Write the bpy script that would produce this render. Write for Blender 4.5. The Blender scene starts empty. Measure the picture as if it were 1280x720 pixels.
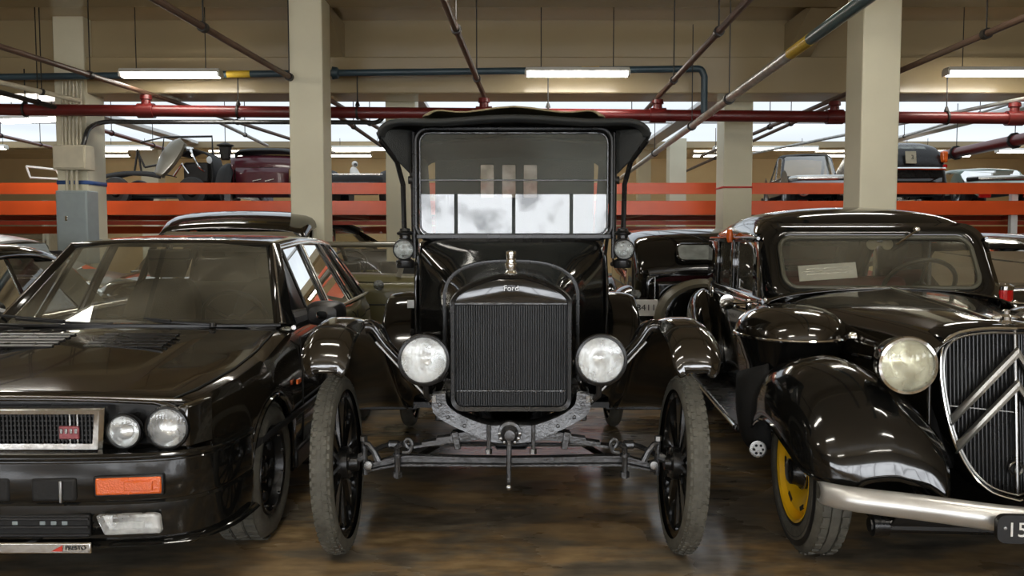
import bpy, bmesh, math, random
from mathutils import Vector, Matrix, Euler
random.seed(7)
PI = math.pi
SC = bpy.context.scene
COL = SC.collection

# ------------------------------------------------------------------ camera
CF, CH = 1050.0, 1.37
CP = math.atan(64/CF)
cam = bpy.data.cameras.new('camera')
cam.sensor_width = 36.0
cam.lens = 36.0*CF/1280
cam.clip_start = 0.05
cam.clip_end = 200
camo = bpy.data.objects.new('camera', cam)
COL.objects.link(camo)
camo.location = (0, 0, CH)
camo.rotation_euler = (PI/2-CP, 0, 0)
SC.camera = camo

def W(px, py, Y):
    """the point of the place seen at a pixel, Y metres into the hall"""
    u = (px-640)/CF; v = (360-py)/CF
    c, s = math.cos(CP), math.sin(CP)
    t = Y/(c+v*s)
    return Vector((u*t, Y, CH+(-s+v*c)*t))

# ------------------------------------------------------------------ materials
def mat(name, col, rough=.5, metal=0., noise=0., scale=8., bump=0., bscale=60., coat=0., spec=.5, rvar=0.):
    m = bpy.data.materials.new(name); m.use_nodes = True
    nt = m.node_tree; b = nt.nodes['Principled BSDF']
    b.inputs['Base Color'].default_value = (*col, 1)
    b.inputs['Roughness'].default_value = rough
    b.inputs['Metallic'].default_value = metal
    b.inputs['Coat Weight'].default_value = coat
    b.inputs['Coat Roughness'].default_value = .03
    b.inputs['Specular IOR Level'].default_value = spec
    tc = nt.nodes.new('ShaderNodeTexCoord')
    nz = nt.nodes.new('ShaderNodeTexNoise'); nz.inputs['Scale'].default_value = scale
    nz.inputs['Detail'].default_value = 5
    nt.links.new(tc.outputs['Object'], nz.inputs['Vector'])
    if noise:
        r = nt.nodes.new('ShaderNodeValToRGB')
        r.color_ramp.elements[0].position = .3; r.color_ramp.elements[1].position = .7
        r.color_ramp.elements[0].color = (*[c*(1-noise) for c in col], 1)
        r.color_ramp.elements[1].color = (*[min(1, c*(1+noise)) for c in col], 1)
        nt.links.new(nz.outputs['Fac'], r.inputs['Fac'])
        nt.links.new(r.outputs['Color'], b.inputs['Base Color'])
    if rvar:
        mr = nt.nodes.new('ShaderNodeMapRange')
        mr.inputs['To Min'].default_value = max(.01, rough-rvar); mr.inputs['To Max'].default_value = rough+rvar
        nt.links.new(nz.outputs['Fac'], mr.inputs['Value']); nt.links.new(mr.outputs['Result'], b.inputs['Roughness'])
    if bump:
        n2 = nt.nodes.new('ShaderNodeTexNoise'); n2.inputs['Scale'].default_value = bscale
        bp = nt.nodes.new('ShaderNodeBump'); bp.inputs['Strength'].default_value = bump
        bp.inputs['Distance'].default_value = .01
        nt.links.new(tc.outputs['Object'], n2.inputs['Vector'])
        nt.links.new(n2.outputs['Fac'], bp.inputs['Height']); nt.links.new(bp.outputs['Normal'], b.inputs['Normal'])
    return m

def emit(name, col, s, branches=False):
    m = bpy.data.materials.new(name); m.use_nodes = True
    nt = m.node_tree; nt.nodes.clear()
    o = nt.nodes.new('ShaderNodeOutputMaterial'); e = nt.nodes.new('ShaderNodeEmission')
    e.inputs['Color'].default_value = (*col, 1); e.inputs['Strength'].default_value = s
    tc = nt.nodes.new('ShaderNodeTexCoord')
    nz = nt.nodes.new('ShaderNodeTexNoise'); nz.inputs['Scale'].default_value = 1.3 if branches else .25
    nz.inputs['Detail'].default_value = 6 if branches else 1
    r = nt.nodes.new('ShaderNodeValToRGB')
    lo = .45 if branches else .86
    r.color_ramp.elements[0].color = (col[0]*lo, col[1]*lo, col[2]*lo*1.02, 1)
    r.color_ramp.elements[1].color = (*col, 1)
    r.color_ramp.elements[0].position = .38 if branches else .3; r.color_ramp.elements[1].position = .5 if branches else .7
    nt.links.new(tc.outputs['Object'], nz.inputs['Vector']); nt.links.new(nz.outputs['Fac'], r.inputs['Fac'])
    nt.links.new(r.outputs['Color'], e.inputs['Color']); nt.links.new(e.outputs['Emission'], o.inputs['Surface'])
    return m

def glass(name, tint, ior=1.8, rough=.0, gl=(1, 1, 1)):
    m = bpy.data.materials.new(name); m.use_nodes = True
    nt = m.node_tree; nt.nodes.clear()
    o = nt.nodes.new('ShaderNodeOutputMaterial'); mx = nt.nodes.new('ShaderNodeMixShader')
    t = nt.nodes.new('ShaderNodeBsdfTransparent'); t.inputs['Color'].default_value = (*tint, 1)
    g = nt.nodes.new('ShaderNodeBsdfGlossy'); g.inputs['Roughness'].default_value = rough; g.inputs['Color'].default_value = (*gl, 1)
    f = nt.nodes.new('ShaderNodeFresnel'); f.inputs['IOR'].default_value = ior
    # the same share from both sides of the pane
    geo = nt.nodes.new('ShaderNodeNewGeometry'); mp = nt.nodes.new('ShaderNodeMath'); mp.operation = 'MULTIPLY_ADD'
    mp.inputs[1].default_value = 1.0/ior-ior; mp.inputs[2].default_value = ior
    nt.links.new(geo.outputs['Backfacing'], mp.inputs[0])
    f2 = nt.nodes.new('ShaderNodeFresnel'); nt.links.new(f2.outputs['Fac'], mx.inputs['Fac'])
    f2.inputs['IOR'].default_value = ior
    nt.nodes.remove(f); nt.nodes.remove(mp); nt.nodes.remove(geo)
    nt.links.new(t.outputs[0], mx.inputs[1]); nt.links.new(g.outputs[0], mx.inputs[2]); nt.links.new(mx.outputs[0], o.inputs['Surface'])
    return m

def lensmat(name, col, tr=.55, emitcol=None, wscale=40.):
    m = bpy.data.materials.new(name); m.use_nodes = True
    nt = m.node_tree; b = nt.nodes['Principled BSDF']
    b.inputs['Base Color'].default_value = (*col, 1); b.inputs['Roughness'].default_value = .12
    b.inputs['Transmission Weight'].default_value = tr; b.inputs['IOR'].default_value = 1.25
    b.inputs['Coat Weight'].default_value = .6
    tc = nt.nodes.new('ShaderNodeTexCoord')
    wv = nt.nodes.new('ShaderNodeTexWave'); wv.inputs['Scale'].default_value = wscale; wv.inputs['Distortion'].default_value = 1.5
    bp = nt.nodes.new('ShaderNodeBump'); bp.inputs['Strength'].default_value = .5; bp.inputs['Distance'].default_value = .01
    nt.links.new(tc.outputs['Object'], wv.inputs['Vector']); nt.links.new(wv.outputs['Fac'], bp.inputs['Height'])
    nt.links.new(bp.outputs['Normal'], b.inputs['Normal'])
    return m

def lensglass(name, tint, col, frost, wscale, bump, through=False, ior=1.55):
    """thin moulded lens: clear pane with a frosted share and shallow flutes"""
    m = glass(name, tint, ior)
    nt = m.node_tree; L = nt.links.new
    out = [n for n in nt.nodes if n.type == 'OUTPUT_MATERIAL'][0]; mx = [n for n in nt.nodes if n.type == 'MIX_SHADER'][0]
    d = nt.nodes.new('ShaderNodeBsdfTranslucent' if through else 'ShaderNodeBsdfDiffuse'); d.inputs['Color'].default_value = (*col, 1)
    m2 = nt.nodes.new('ShaderNodeMixShader')
    tc = nt.nodes.new('ShaderNodeTexCoord')
    nz = nt.nodes.new('ShaderNodeTexNoise'); nz.inputs['Scale'].default_value = wscale; nz.inputs['Detail'].default_value = 3
    mr = nt.nodes.new('ShaderNodeMapRange'); mr.inputs['From Min'].default_value = .35; mr.inputs['From Max'].default_value = .65
    mr.inputs['To Min'].default_value = frost*.5; mr.inputs['To Max'].default_value = min(1, frost*1.6)
    L(tc.outputs['Object'], nz.inputs['Vector']); L(nz.outputs['Fac'], mr.inputs['Value']); L(mr.outputs['Result'], m2.inputs['Fac'])
    wv = nt.nodes.new('ShaderNodeTexWave'); wv.inputs['Scale'].default_value = wscale*1.3; wv.inputs['Distortion'].default_value = 3.
    bp = nt.nodes.new('ShaderNodeBump'); bp.inputs['Strength'].default_value = bump; bp.inputs['Distance'].default_value = .01
    L(tc.outputs['Object'], wv.inputs['Vector']); L(wv.outputs['Fac'], bp.inputs['Height'])
    for n in nt.nodes:
        if n.type in ('BSDF_GLOSSY', 'BSDF_DIFFUSE'): L(bp.outputs['Normal'], n.inputs['Normal'])
    L(mx.outputs[0], m2.inputs[1]); L(d.outputs[0], m2.inputs[2]); L(m2.outputs[0], out.inputs['Surface'])
    return m

def floormat():
    m = bpy.data.materials.new('wet_concrete'); m.use_nodes = True
    nt = m.node_tree; b = nt.nodes['Principled BSDF']; L = nt.links.new
    tc = nt.nodes.new('ShaderNodeTexCoord')
    mp = nt.nodes.new('ShaderNodeMapping'); mp.inputs['Scale'].default_value = (1, 2.4, 1)
    L(tc.outputs['Object'], mp.inputs['Vector'])
    n1 = nt.nodes.new('ShaderNodeTexNoise'); n1.inputs['Scale'].default_value = 1.5; n1.inputs['Detail'].default_value = 8; n1.inputs['Roughness'].default_value = .62
    n2 = nt.nodes.new('ShaderNodeTexNoise'); n2.inputs['Scale'].default_value = 7; n2.inputs['Detail'].default_value = 7
    n3 = nt.nodes.new('ShaderNodeTexNoise'); n3.inputs['Scale'].default_value = .8; n3.inputs['Detail'].default_value = 3
    for n in (n1, n2): L(mp.outputs[0], n.inputs['Vector'])
    L(tc.outputs['Object'], n3.inputs['Vector'])
    r = nt.nodes.new('ShaderNodeValToRGB'); cr = r.color_ramp
    cr.elements[0].position = .30; cr.elements[0].color = (.085, .078, .066, 1)
    cr.elements[1].position = .72; cr.elements[1].color = (.46, .335, .175, 1)
    e = cr.elements.new(.46); e.color = (.22, .185, .135, 1)
    e = cr.elements.new(.56); e.color = (.36, .245, .125, 1)
    L(n1.outputs['Fac'], r.inputs['Fac'])
    mx = nt.nodes.new('ShaderNodeMix'); mx.data_type = 'RGBA'; mx.blend_type = 'MULTIPLY'; mx.inputs['Factor'].default_value = .7
    r2 = nt.nodes.new('ShaderNodeValToRGB'); r2.color_ramp.elements[0].position = .35; r2.color_ramp.elements[0].color = (.45, .42, .4, 1)
    r2.color_ramp.elements[1].position = .62
    L(n2.outputs['Fac'], r2.inputs['Fac']); L(r.outputs['Color'], mx.inputs['A']); L(r2.outputs['Color'], mx.inputs['B'])
    L(mx.outputs['Result'], b.inputs['Base Color'])
    rr = nt.nodes.new('ShaderNodeValToRGB'); rr.color_ramp.elements[0].position = .44; rr.color_ramp.elements[0].color = (.06,)*3+(1,)
    rr.color_ramp.elements[1].position = .60; rr.color_ramp.elements[1].color = (.42,)*3+(1,)
    L(n3.outputs['Fac'], rr.inputs['Fac'])
    ad = nt.nodes.new('ShaderNodeMath'); ad.operation = 'MULTIPLY_ADD'; ad.inputs[1].default_value = .16
    L(n2.outputs['Fac'], ad.inputs[0]); L(rr.outputs['Color'], ad.inputs[2]); L(ad.outputs[0], b.inputs['Roughness'])
    bp = nt.nodes.new('ShaderNodeBump'); bp.inputs['Strength'].default_value = .25; bp.inputs['Distance'].default_value = .004
    L(n2.outputs['Fac'], bp.inputs['Height']); L(bp.outputs['Normal'], b.inputs['Normal'])
    return m

M = {}
M['black'] = mat('black_gloss_paint', (.006, .006, .0055), .10, coat=.5, rvar=.03, scale=3)
M['brownblack'] = mat('ceiling_tinted_black_paint', (.011, .009, .006), .12, coat=.8, rvar=.03, scale=3, spec=.8)  # brown of the reflected ceiling put into the black base colour
M['satin'] = mat('black_satin_enamel', (.008, .008, .008), .28, rvar=.08)
M['matte'] = mat('black_matte', (.012, .012, .012), .75, bump=.2)
M['plastic'] = mat('black_plastic', (.012, .012, .0125), .34, bump=.05, bscale=200)
M['rubber'] = mat('dusty_tyre_rubber', (.100, .096, .078), .72, noise=.25, scale=20, bump=.3, bscale=120)
M['rubberdark'] = mat('dark_tyre_rubber', (.028, .028, .027), .65, noise=.3, scale=18, bump=.2)
M['sidewall'] = mat('tyre_sidewall', (.012, .012, .012), .55, noise=.3, scale=12)
M['chrome'] = mat('chrome', (.78, .78, .76), .09, 1., rvar=.05, scale=14)
M['oldchrome'] = mat('worn_chrome', (.66, .65, .62), .2, 1., rvar=.12, scale=18, bump=.06, bscale=30)
M['nickel'] = mat('dull_nickel', (.36, .36, .35), .28, 1., rvar=.1)
M['steel'] = mat('painted_dark_steel', (.105, .107, .11), .27, .7, noise=.3, scale=25, bump=.25, bscale=90)
M['core'] = mat('radiator_core_black', (.022, .024, .027), .5, noise=.25)
M['canvas'] = mat('black_top_canvas', (.024, .026, .025), .7, bump=.4, bscale=220)
M['khaki'] = mat('khaki_top_canvas', (.27, .225, .125), .75, noise=.15, bump=.4, bscale=220)
M['leather'] = mat('black_leather', (.014, .0135, .012), .4, bump=.3, bscale=60)
M['greyseat'] = mat('charcoal_seat_fabric', (.055, .050, .040), .85, noise=.2, bump=.3, bscale=150)
M['redseat'] = mat('dark_red_seat', (.16, .012, .016), .55, noise=.15)
M['cream'] = mat('cream_lining', (.42, .38, .27), .8, noise=.1)
M['yellow'] = mat('yellow_wheel_paint', (.78, .46, .012), .28, coat=.4, noise=.06)
M['orange'] = mat('orange_rack_paint', (.80, .105, .022), .28, coat=.25, noise=.10, scale=2)
M['rackred'] = mat('red_rack_paint', (.50, .06, .025), .4, noise=.12)
M['column'] = mat('cream_column_paint', (.72, .68, .51), .55, noise=.04, scale=2, bump=.05)
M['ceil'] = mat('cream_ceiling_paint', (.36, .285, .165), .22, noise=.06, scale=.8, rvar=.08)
M['ceilflat'] = mat('brightened_ceiling_paint', (.62, .52, .37), .24, noise=.06, scale=.8, rvar=.08)  # ceiling paint lightened, the flat underside's brightness put into its colour
M['wall'] = mat('ochre_wall_paint', (.74, .58, .33), .7, noise=.08, scale=.6)
M['white'] = mat('white_paint', (.8, .8, .78), .5, noise=.04)
M['redpipe'] = mat('dark_red_pipe_paint', (.115, .011, .010), .34, noise=.2, scale=2)
M['bluepipe'] = mat('slate_blue_pipe_paint', (.035, .065, .085), .4, noise=.2, scale=3)
M['tealpipe'] = mat('teal_pipe_paint', (.06, .12, .13), .35, noise=.2, scale=3)
M['galv'] = mat('galvanised_pipe', (.46, .46, .44), .34, .35, noise=.25, scale=10)
M['rust'] = mat('brown_painted_pipe', (.10, .055, .035), .5, noise=.25, scale=4)
M['tape'] = mat('yellow_tape', (.72, .48, .04), .5, noise=.1)
M['bluetape'] = mat('blue_tape', (.04, .10, .30), .5, noise=.1)
M['redtape'] = mat('red_tape', (.65, .05, .03), .5, noise=.1)
M['conduit'] = mat('cream_conduit', (.58, .53, .40), .5, noise=.08)
M['panelgrey'] = mat('grey_panel_paint', (.30, .35, .36), .45, noise=.06)
M['iron'] = mat('black_iron', (.02, .018, .016), .5, .3, noise=.2)
M['fixture'] = mat('white_lamp_housing', (.72, .71, .66), .45, noise=.03)
M['olive'] = mat('olive_paint', (.135, .120, .045), .35, coat=.3, noise=.06)
M['olivegrey'] = mat('grey_olive_paint', (.16, .145, .10), .3, coat=.3, noise=.06)
M['maroon'] = mat('maroon_paint', (.075, .014, .022), .22, coat=.4, noise=.08)
M['greygreen'] = mat('pale_green_paint', (.26, .36, .31), .3, coat=.3, noise=.06)
M['slate'] = mat('slate_grey_paint', (.045, .045, .05), .3, coat=.3, noise=.06)
M['glassT'] = lensglass('hazy_windscreen_glass', (.86, .91, .89), (.50, .58, .55), .10, 2., .0, ior=1.85)  # grey-green reflected haze put into a diffuse share
M['glass'] = lensglass('dusty_hazed_car_glass', (.90, .90, .84), (.55, .51, .38), .10, 3., .0, ior=1.75)  # dust film whose olive diffuse share also carries the ceiling's haze
M['glassdim'] = lensglass('clouded_curtain_window', (.9, .88, .88), (.95, .92, .92), .75, 6., .05, True)
M['lens'] = lensglass('clear_fluted_lens', (.97, .98, .97), (.88, .90, .89), .34, 14., .10)
M['lensyel'] = lensglass('yellowed_fluted_lens', (.96, .94, .80), (.86, .83, .62), .24, 9., .35)
M['lensgrey'] = lensglass('grey_lamp_lens', (.6, .62, .6), (.35, .36, .35), .4, 30., .15)
M['lensclear'] = lensglass('clear_lamp_lens', (.97, .98, .97), (.88, .90, .89), .18, 20., .25)
M['mirrorbowl'] = mat('lamp_reflector', (.94, .95, .95), .24, .8, bump=.5, bscale=18)
M['bumpermetal'] = mat('brushed_bumper_metal', (.74, .74, .72), .36, .75, noise=.06, scale=12, rvar=.1)
M['chevron'] = mat('grey_chevron_metal', (.50, .49, .45), .34, .8, noise=.15, scale=14)
M['amber'] = mat('amber_lens', (.80, .13, .008), .18, coat=.8, bump=.35, bscale=140)
M['frameolive'] = mat('dark_olive_seal', (.085, .080, .055), .45, noise=.1)
M['redlens'] = mat('red_lens', (.60, .010, .010), .15, coat=.8)
M['paper'] = mat('white_card', (.90, .90, .86), .7, noise=.02)
M['print'] = mat('black_print', (.02, .02, .02), .6, noise=.1)
M['plateblk'] = mat('black_plate', (.008, .008, .008), .4, noise=.1)
M['platewht'] = mat('white_plate', (.9, .9, .87), .5, noise=.04)
M['badge'] = mat('faded_red_badge', (.34, .10, .11), .3, .4, noise=.3, scale=60)
M['tube'] = emit('fluorescent_tube', (1., .95, .84), 34.)
M['tubefar'] = emit('fluorescent_tube_far', (1., .95, .82), 15.)
M['sky'] = emit('roof_light_daylight', (.86, .94, 1.0), 1.08)
M['daylight'] = emit('window_daylight', (.93, .96, 1.0), 10.0, True)
M['floor'] = floormat()

# ------------------------------------------------------------------ mesh builder
def cr(p0, p1, p2, p3, t):
    return tuple(.5*((2*b)+(-a+c)*t+(2*a-5*b+4*c-d)*t*t+(-a+3*b-3*c+d)*t**3) for a, b, c, d in zip(p0, p1, p2, p3))

def spl(pts, n=4, closed=False):
    pts = [tuple(p) for p in pts]; N = len(pts); out = []
    if n <= 1: return pts
    if N < 3 and not closed:
        for i in range(n*(N-1)):
            k, t = divmod(i, n); t /= n
            out.append(tuple(a+(b-a)*t for a, b in zip(pts[k], pts[k+1])))
        return out+[pts[-1]]
    for i in range(N if closed else N-1):
        g = (lambda k: pts[k % N]) if closed else (lambda k: pts[max(0, min(N-1, k))])
        for s in range(n): out.append(cr(g(i-1), g(i), g(i+1), g(i+2), s/n))
    if not closed: out.append(pts[-1])
    return out

def surf(rows, nu=3, nv=3):
    """smooth a small net of control points in both directions"""
    rows = [spl(r, nv) for r in rows]
    cols = [spl([r[j] for r in rows], nu) for j in range(len(rows[0]))]
    return [[c[i] for c in cols] for i in range(len(cols[0]))]

class MB:
    def __init__(s): s.v = []; s.f = []
    def add(s, v, f):
        o = len(s.v); s.v += [tuple(p) for p in v]; s.f += [tuple(i+o for i in q) for q in f]; return s
    def grid(s, rows, closeu=False, closev=False, skip=None):
        R, C = len(rows), len(rows[0]); f = []
        for i in range(R if closev else R-1):
            for j in range(C if closeu else C-1):
                if skip and skip(i, j): continue
                a, b = i, (i+1) % R; c, d = j, (j+1) % C
                f.append((a*C+c, a*C+d, b*C+d, b*C+c))
        return s.add([p for r in rows for p in r], f)
    def box(s, c, d, rot=None, bev=0):
        v = [Vector((x*d[0]/2, y*d[1]/2, z*d[2]/2)) for x in (-1, 1) for y in (-1, 1) for z in (-1, 1)]
        if rot: R = Euler(rot).to_matrix(); v = [R @ p for p in v]
        v = [p+Vector(c) for p in v]
        return s.add(v, [(0, 1, 3, 2), (4, 6, 7, 5), (0, 4, 5, 1), (2, 3, 7, 6), (0, 2, 6, 4), (1, 5, 7, 3)])
    def tube(s, pts, r, n=8, closed=False, caps=True):
        pts = [Vector(p) for p in pts]; N = len(pts); rows = []
        rr = r if isinstance(r, (list, tuple)) else [r]*N
        T = []
        for i in range(N):
            a = pts[(i-1) % N] if closed else pts[max(0, i-1)]; b = pts[(i+1) % N] if closed else pts[min(N-1, i+1)]
            T.append((b-a).normalized() if (b-a).length > 1e-9 else Vector((0, 0, 1)))
        up = Vector((0, 0, 1)) if abs(T[0].z) < .9 else Vector((1, 0, 0))
        nrm = (up-T[0]*up.dot(T[0])).normalized()
        for i in range(N):
            nrm = nrm-T[i]*nrm.dot(T[i])
            nrm = nrm.normalized() if nrm.length > 1e-6 else T[i].orthogonal().normalized()
            bi = T[i].cross(nrm)
            rows.append([pts[i]+(nrm*math.cos(2*PI*k/n)+bi*math.sin(2*PI*k/n))*rr[i] for k in range(n)])
        o = len(s.v); s.grid(rows, True, closed)
        if caps and not closed:
            s.f.append(tuple(o+k for k in reversed(range(n)))); s.f.append(tuple(o+(N-1)*n+k for k in range(n)))
        return s
    def lathe(s, prof, n=32, o=(0, 0, 0), ax=(1, 0, 0), close=False):
        """prof: (distance along the axis, radius)"""
        ax = Vector(ax).normalized(); u = ax.orthogonal().normalized(); w = ax.cross(u); o = Vector(o)
        rows = [[o+ax*a+(u*math.cos(2*PI*k/n)+w*math.sin(2*PI*k/n))*r for k in range(n)] for a, r in prof]
        return s.grid(rows, True, close)
    def prism(s, poly, h, fn):
        """poly in 2-D, fn(a, b, h) gives the point"""
        n = len(poly); v = [fn(a, b, h[0]) for a, b in poly]+[fn(a, b, h[1]) for a, b in poly]
        return s.add(v, [tuple(range(n)), tuple(reversed(range(n, 2*n)))]+[(i, (i+1) % n, n+(i+1) % n, n+i) for i in range(n)])
    def ring(s, outer, inner):
        return s.grid([outer, inner], True)
    def mirror(s):
        o = MB(); o.v = [(-x, y, z) for x, y, z in s.v]; o.f = [tuple(reversed(q)) for q in s.f]; return o
    def shift(s, d):
        s.v = [(x+d[0], y+d[1], z+d[2]) for x, y, z in s.v]; return s
    def build(s, name, m, parent=None, sharp=35, bevel=0, solid=0, sub=0, loc=None, rot=None, off=0):
        me = bpy.data.meshes.new(name)
        bm = bmesh.new()
        vs = [bm.verts.new(p) for p in s.v]
        for q in s.f:
            try: bm.faces.new([vs[i] for i in q])
            except ValueError: pass
        bmesh.ops.remove_doubles(bm, verts=bm.verts, dist=1e-5)
        bmesh.ops.dissolve_degenerate(bm, edges=bm.edges, dist=1e-6)
        bmesh.ops.recalc_face_normals(bm, faces=bm.faces)
        bm.to_mesh(me); bm.free()
        for p in me.polygons: p.use_smooth = True
        me.set_sharp_from_angle(angle=math.radians(sharp))
        me.materials.append(M[m] if isinstance(m, str) else m)
        o = bpy.data.objects.new(name, me); COL.objects.link(o)
        if parent: o.parent = parent
        if loc: o.location = loc
        if rot: o.rotation_euler = rot
        if solid:
            md = o.modifiers.new('thickness', 'SOLIDIFY'); md.thickness = solid; md.offset = off
        if bevel:
            md = o.modifiers.new('edges', 'BEVEL'); md.width = bevel; md.segments = 2; md.limit_method = 'ANGLE'
        if sub:
            md = o.modifiers.new('smooth', 'SUBSURF'); md.levels = sub; md.render_levels = sub
        return o

def box(c, d, rot=None): return MB().box(c, d, rot)
def tube(p, r, n=8, closed=False): return MB().tube(p, r, n, closed)
def lathe(p, n=32, o=(0, 0, 0), ax=(1, 0, 0)): return MB().lathe(p, n, o, ax)

def thing(name, label, cat, loc=(0, 0, 0), rz=0, group=None):
    o = bpy.data.objects.new(name, None); COL.objects.link(o); o.empty_display_size = .2
    o.location = loc; o.rotation_euler = (0, 0, rz)
    return tag(o, label, cat, group)

def tag(o, label, cat, group=None):
    o['label'] = label; o['category'] = cat
    if group: o['group'] = group
    return o

def struct(o): o['kind'] = 'structure'; return o

def dup(r, loc, rz=None, label=None, parent=None):
    c = r.copy(); COL.objects.link(c)
    if parent: c.parent = parent
    c.location = loc
    if rz is not None: c.rotation_euler = rz if isinstance(rz, tuple) else (0, 0, rz)
    if label: c['label'] = label
    for ch in list(r.children):
        d = ch.copy(); COL.objects.link(d); d.parent = c
        for g in list(ch.children):
            e = g.copy(); COL.objects.link(e); e.parent = d
    return c

def text(name, s, size, m, parent, loc, rot, ext=.002, align='CENTER'):
    cu = bpy.data.curves.new(name, 'FONT'); cu.body = s; cu.size = size; cu.extrude = ext
    cu.align_x = align; cu.align_y = 'CENTER'; cu.materials.append(M[m])
    o = bpy.data.objects.new(name, cu); COL.objects.link(o)
    me = bpy.data.meshes.new_from_object(o.evaluated_get(bpy.context.evaluated_depsgraph_get()))
    bpy.data.objects.remove(o); bpy.data.curves.remove(cu)
    o = bpy.data.objects.new(name, me); COL.objects.link(o)
    if not me.materials: me.materials.append(M[m])
    if parent: o.parent = parent
    o.location = loc; o.rotation_euler = rot
    return o

def rrect(hw, z0, z1, r, fn, n=5):
    """rounded rectangle loop; fn(x, z) gives the point"""
    out = []
    for cx, cz, a0 in ((hw-r, z1-r, 0), (-hw+r, z1-r, 90), (-hw+r, z0+r, 180), (hw-r, z0+r, 270)):
        for k in range(n+1):
            a = math.radians(a0+90*k/n); out.append(fn(cx+r*math.cos(a), cz+r*math.sin(a)))
    return out

def lerp(tab, y):
    """table of (y, value)"""
    if y <= tab[0][0]: return tab[0][1]
    for (a, p), (b, q) in zip(tab, tab[1:]):
        if y <= b: return p+(q-p)*(y-a)/(b-a)
    return tab[-1][1]

def lamp(parent, name, c, r, depth, shell='black', rim='nickel', lens='lens', tilt=(0, -1, 0), bulge=.12):
    """a round lamp looking along tilt: shell, rim, reflector bowl, lens"""
    c = Vector(c); d = Vector(tilt).normalized()
    pr = [(-depth, 0), (-depth*.97, r*.28), (-depth*.85, r*.55), (-depth*.6, r*.82), (-depth*.3, r*.96), (-.004, r)]
    s = lathe(pr, 32, c, d).build(name, shell, parent)
    rm = MB().lathe([(-.012, r*1.0), (.004, r*1.06), (.016, r*1.02), (.018, r*.93), (.006, r*.88)], 40, c, d).build('rim', rim, s)
    lathe([(-depth*.7, 0), (-depth*.6, r*.4), (-depth*.35, r*.72), (.0, r*.9)], 32, c, d).build('reflector', 'mirrorbowl', s)
    n = [(.010+bulge*r*(1-(k/6)**2), r*.92*k/6) for k in range(7)]
    lathe(n, 36, c, d).build('lens', lens, s)
    return s
# ------------------------------------------------------------------ the hall
XL, XR, YF, YB, HC = -17.0, 17.0, -6.0, 27.0, 4.15
struct(MB().box((0, 10.5, -.1), (34, 33.4, .2)).build('floor', 'floor', bevel=0))
c = MB().box((0, 2.4, HC+.1), (34, 17.2, .2))
struct(c.build('ceiling', 'ceilflat'))
struct(MB().box((0, 23.5, 3.95), (34, 7.4, .2)).build('ceiling', 'ceilflat'))
struct(MB().box((XL-.1, 10.5, 2), (.2, 33.4, 4.5)).build('wall_left', 'wall'))
struct(MB().box((XR+.1, 10.5, 2), (.2, 33.4, 4.5)).build('wall_right', 'wall'))
struct(MB().box((0, YB+.1, 2), (34, .2, 4.5)).build('wall_back', 'wall'))
# window wall behind the camera
struct(MB().box((0, YF-.15, .42), (34, .2, .84)).build('wall_front', 'wall'))
struct(MB().box((0, YF-.15, 3.2), (34, .2, 2.1)).build('wall_front', 'white'))
PW = 1.06
for k in range(-8, 8):
    x = .03+k*PW+PW/2
    struct(MB().box((x, YF-.12, 1.5), (PW-.06, .02, 1.34)).build('window_%d' % (k+9), 'daylight'))
for k in range(-8, 9):
    struct(MB().box((.03+k*PW, YF-.10, 1.5), (.065, .08, 1.34)).build('trim_1', 'plastic', bevel=.006))
for s in (-1, 1):
    struct(MB().box((s*12.8, YF-.15, 1.5), (8.5, .2, 1.34)).build('wall_front', 'wall'))
# cross beams
def beam(y0, y1, z0, x0=XL, x1=XR, z1=HC+.15):
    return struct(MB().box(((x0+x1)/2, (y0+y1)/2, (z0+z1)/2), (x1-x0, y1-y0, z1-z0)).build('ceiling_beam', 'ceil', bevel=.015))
beam(11.0, 11.55, 3.20)
beam(10.86, 11.0, 3.20, z1=3.66)
beam(9.55, 9.95, 4.03)
beam(4.0, 4.4, 4.05)
beam(19.6, 20.0, 3.42)
# daylight roof lights over the rack bay, with their ribs
struct(MB().box((0, 15.6, 3.60), (34, 8.0, .05)).build('window_20', 'sky'))
for x in (-12.2, -7.4, -1.55, 3.2, 8.6, 13.2):
    struct(MB().box((x, 15.6, 3.545), (.30, 8.0, .08)).build('trim_2', 'white', bevel=.01))
for y in (12.8, 16.2):
    struct(MB().box((0, y, 3.555), (34, .07, .05)).build('trim_3', 'white', bevel=.01))
# baseboard of the far wall and a roller door
struct(MB().box((0, YB-.03, .1), (34, .06, .2)).build('baseboard_back', 'panelgrey'))
d = MB(); P0 = W(-30, 285, 26.5)
for k in range(14): d.box((-15.2, 26.86, .18+k*.17), (3.2, .05, .15))
struct(d.build('door_1', 'cream', bevel=.008))

def column(px0, px1, Y, wy=.42, z1=HC+.1):
    a, b = W(px0, 300, Y).x, W(px1, 300, Y).x
    o = struct(MB().box(((a+b)/2, Y+wy/2, z1/2), (b-a, wy, z1)).build('column', 'column', bevel=.012))
    return o, a, b
colA, a0, a1 = column(364, 406, 9.45)
colB, b0, b1 = column(483, 520, 11.7)
colC, c0, c1 = column(1073, 1120, 8.45)
colD, d0, d1 = column(903, 939, 11.75)
colE, e0, e1 = column(836, 857, 19.0)
colF, f0, f1 = column(797, 813, 24.0)
colG, g0, g1 = column(74, 112, 10.8, .5)
column(-150, -105, 9.6); column(1395, 1440, 9.4); column(178, 200, 21.0); column(1120, 1138, 22.)
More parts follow.
